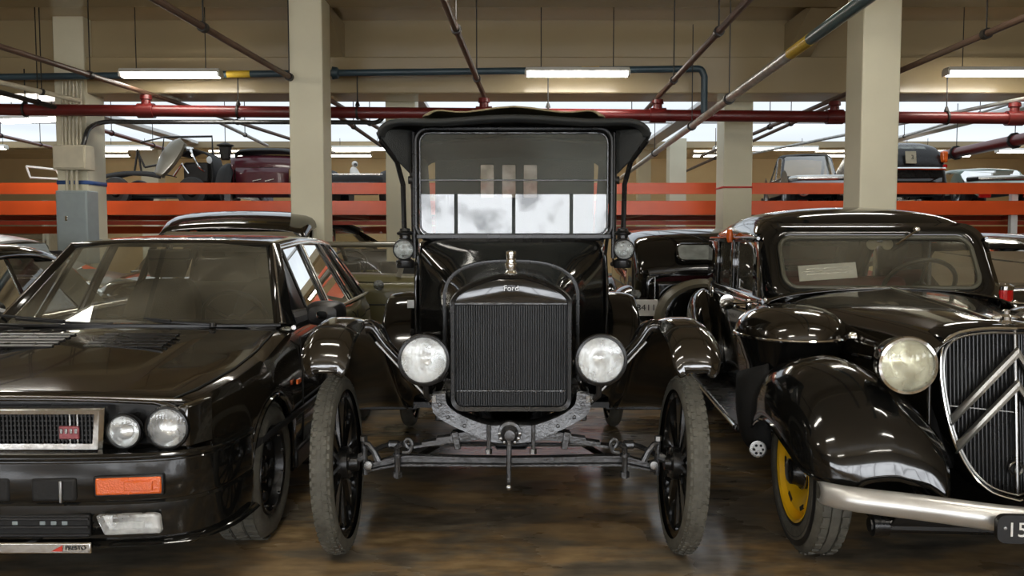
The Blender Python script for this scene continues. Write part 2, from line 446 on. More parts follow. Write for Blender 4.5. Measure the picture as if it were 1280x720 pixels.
# haunches from the columns to the beam
for (x0, x1, y0, y1, z0, z1) in ((a0+.08, a1-.05, 9.95, 11.1, 3.55, 4.1), (c0+.03, c1-.03, 9.95, 11.1, 3.6, 4.1)):
    struct(MB().add([(x0, y0, z1), (x1, y0, z1), (x0, y1, z0), (x1, y1, z0), (x0, y1, z1), (x1, y1, z1)],
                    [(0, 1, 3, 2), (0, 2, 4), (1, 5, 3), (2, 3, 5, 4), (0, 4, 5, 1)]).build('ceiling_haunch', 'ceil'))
# tapes round the columns
def band(col, a, b, Y, wy, z, h, m, label):
    r = [(a-.004, Y-.004), (b+.004, Y-.004), (b+.004, Y+wy+.004), (a-.004, Y+wy+.004)]
    mb = MB().grid([[(x, y, z-h/2) for x, y in r], [(x, y, z+h/2) for x, y in r]], True)
    tag(mb.build('tape_band', m, solid=.003), label, 'tape')
band(colD, d0, d1, 11.75, .42, W(920, 234, 11.75).z, .025, 'redtape', 'thin red tape wrapped round the cream column above the orange rack beam')
band(colG, g0, g1, 10.8, .5, W(100, 228, 10.8).z, .05, 'bluetape', 'blue tape wrapped round the column that carries the grey electrical panel')

# ---- electrical gear on the column
yf = 10.8
def pbox(px0, py0, px1, py1, Y, d):
    p, q = W(px0, py0, Y), W(px1, py1, Y)
    return MB().box(((p.x+q.x)/2, Y+d/2, (p.z+q.z)/2), (abs(q.x-p.x), d, abs(q.z-p.z)))
t = thing('junction_box', 'large cream junction box on the column among vertical conduits', 'junction box', (0, 0, 0))
pbox(65, 181, 107, 212, 10.55, .25).build('box', 'conduit', t, bevel=.01)
pbox(67, 183, 105, 210, 10.535, .02).build('cover', 'conduit', t, bevel=.004)
t = thing('electrical_panel', 'tall grey electrical panel box mounted low on the conduit column', 'electrical panel', (0, 0, 0))
pbox(69, 238, 111, 330, 10.5, .3).build('cabinet', 'panelgrey', t, bevel=.012)
pbox(71, 240, 109, 328, 10.485, .02).build('door', 'panelgrey', t, bevel=.006)
pbox(81, 270, 84, 276, 10.475, .015).build('latch', 'chrome', t, bevel=.002)
for k in range(6):
    px = 78+k*4.6
    p, q = W(px, 131, 10.7), W(px, 182, 10.7)
    o = tube([p+Vector((0, .02, .3)), p, q], .017, 8).build('conduit_pipe', 'conduit')
    tag(o, 'one of six cream conduits running up the column above the junction box', 'conduit', 'conduits above the junction box')
for k in range(3):
    px = 84+k*6
    o = tube([W(px, 210, 10.68), W(px, 240, 10.68)], .021, 8).build('conduit_pipe', 'conduit')
    tag(o, 'one of three short cream conduits between junction box and grey panel', 'conduit', 'conduits below the junction box')

# ---- pipes
def pipe(name, label, pts, r, m, n=10, group=None, cat='pipe', hang=()):
    o = tube(pts, r, n).build(name, m)
    for k, top in hang:
        p = Vector(pts[0]).lerp(Vector(pts[-1]), k)
        MB().lathe([(-.015, r), (-.015, r*1.4), (.015, r*1.4), (.015, r)], 10, p, Vector(pts[-1])-Vector(pts[0])).tube([p+Vector((0, 0, r)), (p.x, p.y, top)], .007, 6).build('hanger', 'iron', o)
    return tag(o, label, cat, group)
def hanger(p, r, h, parent):
    mb = MB().lathe([(-.012, r*1.25), (.012, r*1.25), (.012, r*1.02), (-.012, r*1.02), (-.012, r*1.25)], 16, p, (1, 0, 0))
    mb.tube([p+Vector((0, 0, r*1.15)), p+Vector((0, 0, r*1.9))], [r*.45, r*.2], 8)
    mb.tube([p+Vector((0, 0, r*1.5)), p+Vector((0, 0, h))], .008, 6)
    return mb.build('hanger', 'iron', parent)
YR = 10.55
R0, R1 = W(-160, 135.5, YR), W(1440, 149.5, YR)
rp = pipe('sprinkler_main', 'dark red sprinkler main running straight across below the ceiling', [R0, R1], .072, 'redpipe', 16)
def onred(px):
    t = (W(px, 143, YR).x-R0.x)/(R1.x-R0.x); return R0+(R1-R0)*t
for px in (32, 298, 447, 685, 1183): hanger(onred(px), .072, .5, rp)
def fitting(px):
    p = onred(px)
    mb = MB().lathe([(-.10, .074), (-.10, .092), (.10, .092), (.10, .074)], 16, p, (1, 0, 0))
    mb.tube([p+Vector((0, 0, .06)), p+Vector((0, 0, .13)), p+Vector((0, 0, .14)), p+Vector((0, 0, .19))], [.06, .055, .075, .07], 12)
    return mb.build('pipe_fitting', 'redpipe', rp)
for px in (183, 605, 822, 1043, 1268): fitting(px)
def branch(label, pxa, pya, pxb, ext=(3.0, 18.0), m='rust', r=.03):
    """a branch line at one height: a pixel on it and where it meets the red main"""
    B = onred(pxb)+Vector((0, 0, .22))
    # direction: find the point of the line at the first pixel with the same height
    d = W(pxa, pya, 1.0)-Vector((0, 0, CH)); k = (B.z-CH)/d.z; A = Vector((0, 0, CH))+d*k
    u = (B-A)/(B.y-A.y)
    p0 = A+u*(ext[0]-A.y); p1 = A+u*(ext[1]-A.y)
    o = pipe('sprinkler_branch', label, [p0, p1], r, m, 10)
    for y in (7.2, 9.4, 13.2):
        if ext[0] < y < ext[1]:
            q = A+u*(y-A.y)
            dd = u.normalized()
            MB().lathe([(-.03, r), (-.03, r*1.5), (.03, r*1.5), (.03, r)], 12, q, dd).tube([q, q+Vector((0, 0, .9 if y < 11 else .6))], .007, 6).build('hanger', 'iron', o)
    return o
branch('brown sprinkler branch rising to the far left corner over the parked saloon', 0, 58, 183)
branch('brown sprinkler branch passing behind the column beside the low black hatchback', 195, 0, 400)
branch('brown sprinkler branch joining the red main just over the antique car canopy', 555, 0, 605, (3., 10.6))
branch('brown sprinkler branch beside the blue drop pipe, slanting up from the red main', 935, 0, 822)
branch('brown sprinkler branch on the far side of the right-hand cream column', 1280, 22, 1043)
branch('thin grey sprinkler branch at the right end of the red main', 1420, 95, 1268, (8., 18.), 'galv', .026)
# blue pipe with yellow tape, elbow and drop
bz = 10.475
B = [W(-150, 98, bz), W(400, 91.5, bz), W(866, 86, bz)]
el = spl([W(866, 86, bz), W(876, 87, bz), W(880.5, 96, bz)], 4)
b = pipe('water_pipe', 'slate blue water pipe crossing the hall, dropping into the red main', B[:2]+el+[W(880, 142, bz)], .042, 'bluepipe', 12)
for (pa, pb) in ((284, 313), (727, 749)):
    q0, q1 = W(pa, 0, bz), W(pb, 0, bz)
    f = lambda px: 91.5+(86-91.5)*(px-400)/466
    tube([W(pa, f(pa), bz), W(pb, f(pb), bz)], .0445, 12).build('tape_mark', 'tape', b)
p = W(419, 91.3, bz); lathe([(-.03, .042), (-.03, .08), (.03, .07), (.05, .042)], 16, p, (1, 0, 0)).build('flange', 'bluepipe', b)
# long galvanised pipe with teal end
def alongz(px, py, z):
    d = W(px, py, 1.0)-Vector((0, 0, CH)); return Vector((0, 0, CH))+d*((z-CH)/d.z)
G0, G1 = alongz(1080, 0, 2.70), alongz(789, 213, 2.70)
u = (G1-G0)/(G1.y-G0.y)
g = pipe('long_pipe', 'long bright galvanised pipe slanting in front of the red main', [G0+u*(6.2-G0.y), G1+u*(19.4-G1.y)], .04, 'galv', 12)
tube([G0+u*(2.5-G0.y), G0+u*(6.2-G0.y)], .0405, 12).build('painted_end', 'tealpipe', g)
tube([G0+u*(5.75-G0.y), G0+u*(6.2-G0.y)], .042, 12).build('tape_mark', 'tape', g)
for y in (8.2, 10.2, 13.5): 
    q = G0+u*(y-G0.y); MB().lathe([(-.02, .04), (-.02, .056), (.02, .056), (.02, .04)], 12, q, u.normalized()).tube([q, q+Vector((0, 0, 1.2 if y < 11 else .9))], .006, 6).build('hanger', 'iron', g)
# grey conduit from the column
cy = 11.0
pts = spl([W(96, 205, 10.7), W(105, 178, 10.7), W(112, 160, 10.8), W(132, 152.5, cy), W(170, 152.5, cy)], 4)+[W(300, 152.5, cy)]+spl([W(455, 153, cy), W(470, 153, cy), W(478, 147, cy), W(481, 135, cy)], 4)
pipe('conduit_pipe', 'dark grey conduit bending from the junction box column to the next column', pts, .03, 'steel', 10, cat='conduit')
# big red pipe at far right, over the rack
q0, q1 = W(1162, 198, 15.0), W(1330, 163, 11.2)
r = pipe('supply_pipe', 'thick red supply pipe sloping over the pale green car', [q0, q1], .085, 'redpipe', 14, hang=((.25, 3.57), (.7, 3.57)))
lathe([(0, 0), (0, .09), (.16, .09), (.16, .084)], 16, q0-(q1-q0).normalized()*.05, (q1-q0)).build('end_cap', 'galv', r)
pipe('conduit_pipe', 'thin grey conduit slanting to the right-hand column over the rack', [W(1100, 180, 17), W(1300, 118, 12.2)], .022, 'galv', 8, cat='conduit', hang=((.2, 3.57), (.7, 3.57)))
pipe('sprinkler_branch', 'rusty far branch slanting under the roof lights between two cream columns', [W(855, 215, 19.4), W(1043, 130, 12.0)], .03, 'rust', 8, hang=((.3, 3.57), (.8, 3.57)))
pipe('sprinkler_branch', 'red branch pipe at the far left, crossing behind the junction box', [W(-20, 165, 13), W(64, 184, 17)], .03, 'redpipe', 8, hang=((.2, 3.57), (.8, 3.57)))
pipe('sprinkler_branch', 'thin red branch over the vintage chassis on the rack', [W(118, 160, 13.0), W(205, 186, 17.0)], .035, 'redpipe', 8, hang=((.2, 3.57), (.8, 3.57)))
pipe('conduit_pipe', 'dark conduit in the upper corner, sloping to the junction box column', [W(-30, 107, 9.2), W(76, 136, 10.6)], .03, 'iron', 8, cat='conduit', hang=((.1, 4.2), (.7, 4.2)))
pipe('conduit_pipe', 'pale conduit in the upper corner above a darker conduit', [W(-30, 96, 9.3), W(100, 126, 10.6)], .03, 'conduit', 8, cat='conduit', hang=((.1, 4.2), (.6, 4.2)))
pipe('sprinkler_branch', 'silver branch descending behind the cream column to the maroon car', [W(272, 152, 12.2), W(334, 182, 15.)], .028, 'galv', 8, hang=((.5, 3.57),))
pipe('sprinkler_branch', 'short brown branch between cream column and canopy corner', [W(424, 146, 11.9), W(476, 182, 14.5)], .03, 'rust', 8, hang=((.3, 3.57),))

# ---- fluorescent lamps
def lamp_fixture(c, L, label, group=None, far=False, rz=0, drop=.0):
    t = thing('ceiling_light', label, 'ceiling light', c, rz, group)
    MB().prism([(-.11, .0), (-.07, .05), (.07, .05), (.11, .0)], (-L/2, L/2), lambda a, b, h: (h, a, b)).build('housing', 'fixture', t, bevel=.006)
    MB().prism([(-.07, .0), (-.062, -.03), (-.035, -.052), (.035, -.052), (.062, -.03), (.07, 0)], (-L/2+.02, L/2-.02), lambda a, b, h: (h, a, b)).build('diffuser', 'tubefar' if far else 'tube', t)
    for s in (-1, 1):
        MB().box((s*(L/2-.005), 0, -.012), (.03, .16, .07)).build('end_cap', 'fixture', t, bevel=.006)
    if drop:
        for s in (-.35, .35): tube([(s*L, 0, .05), (s*L, 0, drop)], .006, 6).build('rod', 'iron', t)
    return t
for a, b, y, lab in ((152, 276, 96, 'lit fluorescent lamp above the far left saloon roofs'), (657, 786, 94.5, 'lit fluorescent lamp above the antique car canopy'),
                     (1182, 1320, 94, 'lit fluorescent lamp beyond the right-hand cream column')):
    p, q = W(a, y, 10.2), W(b, y, 10.2)
    lamp_fixture(((p.x+q.x)/2, 10.2, p.z+.04), q.x-p.x, lab, drop=HC-p.z-.04)
p = W(40, 152, 12.2)
lamp_fixture((p.x, p.y, p.z+.04), 1.0, 'lit fluorescent lamp beside the bundle of cream conduits', rz=-.25, drop=.7)
for a, b, y, lab in ((130, 190, 186.5, 'far lit fluorescent strip above the vintage chassis'), (415, 482, 187.5, 'far lit fluorescent strip between cream column and canopy'),
                     (892, 1022, 187.5, 'long far fluorescent strip crossing behind the cream column with red tape'), (1128, 1165, 190, 'far short fluorescent strip above the dark coupe'),
                     (1246, 1330, 190.5, 'far fluorescent strip at the right edge above the red pipe'), (-20, 8, 186, 'far fluorescent strip at the left edge')):
    p, q = W(a, y, 19.0), W(b, y, 19.0)
    lamp_fixture(((p.x+q.x)/2, 19.0, p.z+.04), q.x-p.x, lab, far=True, drop=.45)
for y, xs_ in ((-2.8, (-4.6, -.9, 2.9)), (.8, (-4.6, -.9, 2.9)), (3.0, (-.9, 2.9)), (4.75, (-4.25,)), (6.9, (-4.6, -.9, 2.9))):  # unseen lamps, some rows added to brighten the floor and cars
    for x in xs_:
        lamp_fixture((x, y, 3.42), 1.25, 'unseen fluorescent lamp hung above the front row of parked cars', 'lamps over the front row', drop=.7)
for y in (22.8, 25.2):  # lamps added to brighten the back wall
    for x in (-12, -8.4, -4.8, -1.2, 2.4, 6.0, 9.6, 13.0):
        lamp_fixture((x, y, 3.80), 1.25, 'added fluorescent lamp close under the far ceiling behind the last beam', 'added lamps behind the last beam', far=True)
for x in (-9, 8):
    lamp_fixture((x, 6.5, 3.42), 1.25, 'unseen fluorescent lamp hung above the front row of parked cars', 'lamps over the front row', drop=.7)

# ---- pallet rack
t = thing('pallet_rack', 'long orange steel pallet rack carrying cars on its upper deck', 'pallet rack', (0, 13.0, 0))
def rbeam(y, pyt, pyb, Yref, m, name='beam', x0=-13.5, x1=13.5):
    z1, z0 = W(1000, pyt, Yref).z, W(1000, pyb, Yref).z
    pr = [(0, z0), (0, z1), (.05, z1), (.05, z1-.03), (.02, z1-.03), (.02, z0+.03), (.05, z0+.03), (.05, z0)]
    return MB().prism(pr, (x0, x1), lambda a, b, h: (h, y+a, b)).build(name, m, t)
rbeam(0, 228.5, 242.5, 13, 'orange'); rbeam(0, 251, 268.5, 13, 'orange')
rbeam(4.5, 251, 268.5, 13, 'rackred'); rbeam(4.6, 283, 292, 17.5, 'orange')
rbeam(.35, 276, 281, 13.3, 'rackred', 'tie_beam')
zd = W(1000, 268.5, 13).z
for x in (-11.4, -8.2, -5.6, -3.0, -.4, 2.2, 4.9, 7.6, 10.2):
    MB().box((x, 2.28, zd+.05), (.08, 4.5, .07)).build('cross_bar', 'rackred', t, bevel=.005)
MB().box((0, 2.28, zd+.1), (27, 4.45, .02)).build('deck', 'steel', t)
for x in (-13.4, -9.0, -4.4, .35, 5.2, 7.78, 13.4):
    for y in (.09, 4.42):
        pr = [(-.05, -.04), (.05, -.04), (.05, .04), (.03, .04), (.03, -.02), (-.03, -.02), (-.03, .04), (-.05, .04)]
        MB().prism(pr, (0, zd+.45), lambda a, b, h: (x+a, y+b, h)).build('upright', 'white' if x > 7 else 'steel', t)
# ------------------------------------------------------------------ the antique touring car
T = thing('touring_car', 'black antique touring car with upright radiator, canvas top and tall thin wheels', 'car', (-.004, 3.61, 0))

def artillery_wheel(R, w, parent, loc, rot, knobs=True):
    rim = MB().lathe([(-w*.36, R-.062), (-w*.40, R-.045), (-w*.30, R-.055), (w*.30, R-.055), (w*.40, R-.045), (w*.36, R-.062), (w*.3, R-.095), (-w*.3, R-.095), (-w*.36, R-.062)], 48)
    o = rim.build('wheel', 'black', parent, loc=loc, rot=rot)
    n = 12
    pr = []
    for k in range(n):
        a = 2*PI*k/n; d = Vector((0, math.cos(a), math.sin(a)))
        tube([d*.05, d*.12, d*(R-.09)], [.021, .019, .014], 8).build('spoke', 'black', o)
    lathe([(-.075, 0), (-.075, .03), (-.05, .034), (-.045, .068), (-.012, .075), (.012, .075), (.045, .068), (.05, .04), (.085, .036), (.09, 0)], 24).build('hub', 'satin', o)
    for k in range(6):
        a = 2*PI*(k+.5)/6
        for s in (-1, 1):
            lathe([(0, 0), (.0, .008), (.008, .008), (.008, 0)], 6, (s*.048, .056*math.cos(a), .056*math.sin(a)), (s, 0, 0)).build('hub_bolt', 'nickel', o)
    m = w/2
    prof = []
    for k in range(17):
        a = PI*(-.12+1.24*k/16)
        prof.append((-m*math.cos(a), R-m*.98+m*.98*math.sin(a)))
    t = MB().lathe(prof, 72)
    if knobs:
        N = 66
        for k in range(N):
            a = 2*PI*k/N
            for (xo, off, sx) in ((-.020, 0, .016), (.020, 0, .016), (0, .5, .013), (-.034, .5, .010), (.034, .5, .010)):
                aa = a+off*2*PI/N
                rr = R-m*.98+math.sqrt(max(0, (m*.98)**2-(xo*.98)**2))
                t.box((xo, rr*math.cos(aa), rr*math.sin(aa)), (sx, .006, .021), (aa, 0, 0))
    t.build('tire', 'rubber', o, sharp=50)
    return o
cam_ = math.radians(2.6)
artillery_wheel(.38, .092, T, (-.75, 0, .385), (0, -cam_, 0))
artillery_wheel(.38, .092, T, (.742, 0, .385), (0, cam_, 0))
for s in (-1, 1): artillery_wheel(.38, .092, T, (s*.73, 2.42, .385), (0, 0, 0), False)

# fenders
def t_fender(s):
    rows = []
    for (y, z, xo, xi, do, di) in ((-.345, .842, .795, .665, .022, .02), (-.338, .890, .815, .645, .045, .035), (-.29, .955, .828, .638, .055, .035), (-.18, 1.0, .834, .632, .055, .035), (.0, 1.020, .836, .628, .055, .03),
                               (.2, .985, .838, .624, .05, .02), (.40, .87, .842, .615, .045, .02), (.60, .71, .848, .605, .04, .02), (.80, .55, .855, .592, .03, .015), (.98, .44, .86, .58, .02, .01), (1.1, .415, .86, .57, .01, .005)):
        xm = (xo+xi)/2
        rows.append([(xo, y+(.008 if y < -.3 else 0), z-do), (xo-.022, y, z-do*.42), (xm+.04, y, z), (xm-.04, y, z), (xi+.022, y, z-di*.4), (xi, y, z-di)])
    g = surf(rows, 3, 3)
    f = MB().grid(g); 
    if s < 0: f = f.mirror()
    o = f.build('fender', 'brownblack', T, solid=.006, sharp=60)
    # bead round the lip
    edge = [r[0] for r in g][::-1]+[p for p in g[0]][1:-1]+[r[-1] for r in g]
    b = MB().tube([(s*x, y, z) for x, y, z in edge], .0065, 6); b.build('bead', 'black', o)
    # raised rib across the crown, where the apron begins
    i = 9
    rib = [Vector(p)+Vector((0, 0, .003)) for p in g[i]]
    MB().tube([(s*p.x, p.y, p.z) for p in rib], .006, 6).build('rib', 'black', o)
    # inner apron from the crown down to the frame
    ar = []
    for (y, z, xi, zb, xb) in ((.02, 1.002, .632, .745, .40), (.10, .995, .628, .70, .40), (.22, .965, .62, .66, .40), (.40, .85, .61, .60, .40), (.60, .69, .60, .54, .40), (.80, .53, .59, .47, .40), (1.02, .43, .58, .42, .40)):
        ar.append([(xi, y, z), (xi-.035, y+.004, z-.006), ((xi*.62+xb*.38), y, z*.60+zb*.40+.022), ((xi*.25+xb*.75), y, z*.25+zb*.75+.020), (xb, y, zb)])
    ag = surf(ar, 3, 3)
    a = MB().grid(ag)
    if s < 0: a = a.mirror()
    ao = a.build('apron', 'black', o, solid=.005, sharp=60)
    # rolled front edge, a glossy arm from the crown to the frame
    E0 = [Vector(p) for p in ag[0]]; nE = len(E0)
    MB().tube([(s*p.x, p.y-.012, p.z-.022) for p in E0], [.034-.012*k/(nE-1) for k in range(nE)], 12).build('fender_arm', 'black', ao)
    MB().tube([(s*p.x, p.y-.040, p.z+.004) for p in E0[2:]], .006, 6).build('bead', 'black', ao)
    # brace rod
    tube([(s*.575, -.06, .925), (s*.345, -.06, .672)], .006, 6).build('brace_rod', 'nickel', T)
    # rear fender
    rr = []
    for (y, z) in ((1.95, .42), (2.02, .62), (2.12, .80), (2.28, .93), (2.46, .97), (2.64, .92), (2.78, .78), (2.84, .62)):
        rr.append([(.885, y, z-.05), (.865, y, z-.015), (.78, y, z), (.68, y, z), (.62, y, z-.02), (.60, y, z-.08)])
    q = MB().grid(surf(rr, 3, 2))
    # inner valance
    q.grid([[(.60, y, z-.08) for (y, z) in ((2.02, .62), (2.12, .80), (2.28, .93), (2.46, .97), (2.64, .92), (2.78, .78))], [(.59, y, .5) for y in (2.02, 2.12, 2.28, 2.46, 2.64, 2.78)]])
    if s < 0: q = q.mirror()
    q.build('rear_fender', 'black', T, solid=.006, sharp=60)
    rb = MB().box((s*.70, 1.53, .405), (.34, .9, .022)); rbo = rb.build('running_board', 'satin', T, bevel=.006)
    MB().grid([[(s*.55, 1.0, .42), (s*.55, 2.05, .42)], [(s*.47, 1.0, .58), (s*.47, 2.05, .58)]]).build('splash_apron', 'black', T, solid=.006)
for s in (-1, 1): t_fender(s)
# small silver plate on the rear fender side seen beside the radiator
MB().box((-.66, 1.94, .925), (.062, .012, .055)).build('side_plate', 'galv', T, bevel=.003)

# radiator
def rad_outline(hw, z0, z1, zp, r=.05, n=6):
    """closed loop (x, z): straight sides, rounded foot, domed top with a central hump"""
    out = []
    for k in range(n+1):
        a = math.radians(270+90*k/n); out.append((hw-r+r*math.cos(a), z0+r+r*math.sin(a)))
    top = spl([(hw, z1-.05), (hw-.004, z1), (hw-.045, z1+(zp-z1)*.40), (hw*.55, z1+(zp-z1)*.74), (hw*.25, z1+(zp-z1)*.97), (0, zp), (-hw*.25, z1+(zp-z1)*.97), (-hw*.55, z1+(zp-z1)*.74), (-hw+.045, z1+(zp-z1)*.40), (-hw+.004, z1), (-hw, z1-.05)], 4)
    out += top
    for k in range(n+1):
        a = math.radians(180+90*k/n); out.append((-hw+r+r*math.cos(a), z0+r+r*math.sin(a)))
    return out
OUT = rad_outline(.262, .615, 1.105, 1.212)
INN = rad_outline(.243, .637, 1.10, 1.193, .04)
rad = MB()
f3 = lambda l, y: [(x, y, z) for x, z in l]
rad.grid([f3(INN, .0), f3(INN, -.028), f3([(x*.985, .9*(z-.9)*1.09+.9) for x, z in OUT], -.034), f3(OUT, -.02), f3(OUT, .06)], True)
R = rad.build('radiator', 'satin', T, sharp=40)
hump = [(x, z) for x, z in INN if z > 1.085]
MB().add([(x, -.012, z) for x, z in hump]+[(0, -.026, 1.135)]+[(hump[-1][0], -.012, 1.085), (hump[0][0], -.012, 1.085)], [(i, i+1, len(hump)) for i in range(len(hump)-1)]+[(len(hump)-1, len(hump)+1, len(hump)), (len(hump)+1, len(hump)+2, len(hump)), (len(hump)+2, 0, len(hump))]).build('header_tank', 'black', R, sharp=60)
MB().add([(x, .015, z) for x, z in INN], [tuple(range(len(INN)))]).build('core_back', 'core', R)
fins = MB()
NF = 46
for k in range(NF):
    x = -.235+.47*(k+.5)/NF
    z0 = .64+max(0, (abs(x)-.2)*.5)
    fins.box((x, -.001, (z0+1.085)/2), (.0048, .022, 1.085-z0))
fins.build('core_fins', 'core', R)
MB().box((0, -.014, 1.083), (.486, .012, .010)).build('trim_strip', 'steel', R, bevel=.003)
MB().box((0, -.012, .705), (.47, .010, .007)).build('lower_bar', 'steel', R, bevel=.002)
for s in (-1, 1): lathe([(0, 0), (0, .008), (.006, .006), (.007, 0)], 10, (s*.215, -.016, .705), (0, -1, 0)).build('rivet', 'steel', R)
# oval emblem with script
em = lathe([(0, 0), (0, .034), (.004, .032), (.005, 0)], 24, (0, 0, 0), (0, -1, 0)).build('emblem', 'satin', R, loc=(0, -.026, 1.150)); em.scale = (1, 1, .45)
text('lettering', 'Ford', .034, 'nickel', R, (0, -.032, 1.150), (PI/2, 0, 0), .001)
# filler cap with temperature gauge
lathe([(0, .030), (.012, .032), (.02, .026), (.03, .022), (.05, .027), (.062, .027), (.068, .020), (.088, .019), (.10, .023), (.112, .021), (.118, 0)], 20, (.0, .03, 1.195), (0, 0, 1)).build('filler_cap', 'chrome', R)

# hood: radiator outline swelling to the firewall arch
def arch(hw, z0, z1, zp, y, n=20, ex=2.6):
    out = []
    for k in range(n+1):
        a = PI*k/n; c, s = math.cos(a), math.sin(a)
        x = hw*math.copysign(abs(c)**(2/ex), c); q = abs(s)**(2/ex)
        out.append((x, y, z1-.0+(zp-z1)*q if q > 0 else z1))
    return [(hw, y, z0)]+out+[(-hw, y, z0)]
hd = MB().grid([arch(.258, .66, 1.03, 1.20, .05, ex=2.4), arch(.275, .64, 1.03, 1.215, .25), arch(.30, .62, 1.04, 1.225, .45), arch(.345, .60, 1.05, 1.245, .72)])
H_ = hd.build('hood', 'black', T, sharp=40)
tube([p for p in arch(.348, .62, 1.05, 1.248, .725)], .008, 6).build('hood_bead', 'satin', H_)
# cowl and firewall
def cowl(hw, z0, zs, zp, y, ex): return arch(hw, z0, zs, zp, y, ex=ex)
MB().grid([cowl(.345, .55, 1.05, 1.245, .73, 2.6), cowl(.40, .52, 1.10, 1.30, .90, 3.2), cowl(.50, .48, 1.20, 1.36, 1.05, 5), cowl(.525, .46, 1.26, 1.362, 1.12, 7), cowl(.545, .46, 1.26, 1.362, 1.3, 7)]).build('cowl', 'black', T, sharp=40)
fw = arch(.345, .55, 1.05, 1.245, .73)
# tub
rows = []
for (y, hw, zt) in ((1.12, .53, 1.28), (1.3, .55, 1.24), (1.6, .585, 1.20), (2.0, .60, 1.20), (2.2, .61, 1.24), (2.6, .61, 1.26), (2.85, .56, 1.26), (2.93, .40, 1.25)):
    rows.append([(hw-.03, y, zt), (hw, y, zt-.02), (hw+.01, y, .95), (hw-.01, y, .68), (hw-.06, y, .46)])
for s in (-1, 1):
    q = MB().grid(surf(rows, 2, 2)); q = q.mirror() if s < 0 else q
    q.build('body_side', 'black', T, solid=.02, sharp=50)
MB().grid([[(x, 2.93, z) for x in (-.42, 0, .42)] for z in (.46, 1.25)]).build('body_back', 'black', T, solid=.02)
MB().box((0, 1.9, .47), (1.05, 2.1, .03)).build('floor_pan', 'satin', T)
for (y, nm) in ((1.62, 'front_seat'), (2.45, 'rear_seat')):
    s_ = MB().box((0, y, .80), (1.02, .44, .16)).build(nm, 'leather', T, bevel=.04)
    MB().box((0, y+.27, 1.02), (1.04, .13, .46), (-.18, 0, 0)).build('backrest', 'leather', s_, bevel=.04)
# steering wheel
c = Vector((.22, 1.42, 1.27)); ax = Vector((0, -.72, -.70)).normalized(); ax = Vector((0, .62, .78)).normalized()
u = Vector((1, 0, 0)); w = ax.cross(u)
SWm = MB().tube([c+(u*math.cos(2*PI*k/28)+w*math.sin(2*PI*k/28))*.195 for k in range(28)], .013, 8, True)
SW = SWm.build('steering_wheel', 'satin', T)
for k in range(4):
    a = PI/4+PI/2*k; tube([c-ax*.02, c+(u*math.cos(a)+w*math.sin(a))*.19], .009, 6).build('spoke', 'iron', SW)
tube([c, c-ax*.75], .018, 8).build('steering_column', 'iron', T)
# windshield
yw = 1.10; x0 = .014
fx = lambda x, z: (x0+x, yw, z)
o_ = rrect(.545, 1.362, 1.968, .07, fx, 6)
WS = MB().tube(o_, .0155, 10, True).build('windshield_frame', 'satin', T)
i_ = rrect(.522, 1.385, 1.945, .055, fx, 6)
MB().tube([(x, y-.006, z) for x, y, z in i_], .005, 6, True).build('inner_trim', 'steel', WS)
MB().box((x0, yw, 1.372), (1.09, .05, .028)).build('sill', 'satin', WS, bevel=.005)
zm = 1.685
MB().box((x0, yw, zm), (1.05, .014, .008)).build('divider', 'steel', WS, bevel=.002)
gp = [p for p in rrect(.522, zm, 1.945, .055, fx, 6)]
MB().add([p for p in gp if p[2] > zm+.06]+[(x0-.522, yw, zm), (x0+.522, yw, zm)], [tuple(range(len([p for p in gp if p[2] > zm+.06])+2))]).build('upper_pane', 'glassT', WS)
MB().add([(x0-.524, yw, 1.383), (x0+.524, yw, 1.383), (x0+.524, yw, zm), (x0-.524, yw, zm)], [(0, 1, 2, 3)]).build('lower_pane', 'glassT', WS)
for s in (-1, 1):
    b = tube([(x0+s*.558, yw, 1.25), (x0+s*.562, yw, 1.70), (x0+s*.562, yw, 1.95)], [.014, .013, .011], 8).build('windshield_post', 'satin', T)
    lathe([(-.012, 0), (-.012, .022), (.012, .022), (.012, 0)], 12, (x0+s*.575, yw, zm), (1, 0, 0)).build('wing_nut', 'iron', b)
    # canopy stay down to the body
    tube([(x0+s*.715, .93, 1.885), (x0+s*.64, 1.02, 1.78), (x0+s*.615, 1.08, 1.66), (x0+s*.612, 1.10, 1.38)], .014, 8).build('canopy_stay', 'satin', T)
    tube([(x0+s*.70, 2.1, 1.92), (s*.64, 2.15, 1.22)], .012, 8).build('canopy_stay', 'satin', T)
# canopy
def bow(y, hw, z, drop):
    pts = [(-hw, z-drop), (-hw+.02, z-drop*.55), (-hw*.86, z-drop*.22), (-hw*.55, z-.022), (0, z), (hw*.55, z-.022), (hw*.86, z-drop*.22), (hw-.02, z-drop*.55), (hw, z-drop)]
    return [(x0+x, y, zz) for x, zz in pts]
rows = [bow(.965, .70, 1.992, .085), bow(.93, .722, 2.000, .095), bow(.925, .728, 2.010, .10), bow(.95, .73, 2.020, .10), bow(1.05, .73, 2.030, .10), bow(1.5, .73, 2.055, .10), bow(2.2, .73, 2.06, .10), bow(2.75, .71, 2.03, .11), bow(2.9, .69, 1.98, .14)]
CN = MB().grid(surf(rows, 3, 3)).build('canopy', 'canvas', T, solid=.012, sharp=60)
rows = [bow(.965, .46, 2.036, .03), bow(1.05, .50, 2.046, .035), bow(1.5, .52, 2.066, .03), bow(2.2, .52, 2.071, .03), bow(2.6, .50, 2.05, .03)]
rows = [[(x, y, z+.004+.030*(1-abs(x)/.55)**.5 if abs(x) < .55 else z) for x, y, z in r] for r in rows]
MB().grid(surf(rows, 2, 3)).build('roof_panel', 'khaki', CN, solid=.008, sharp=60)
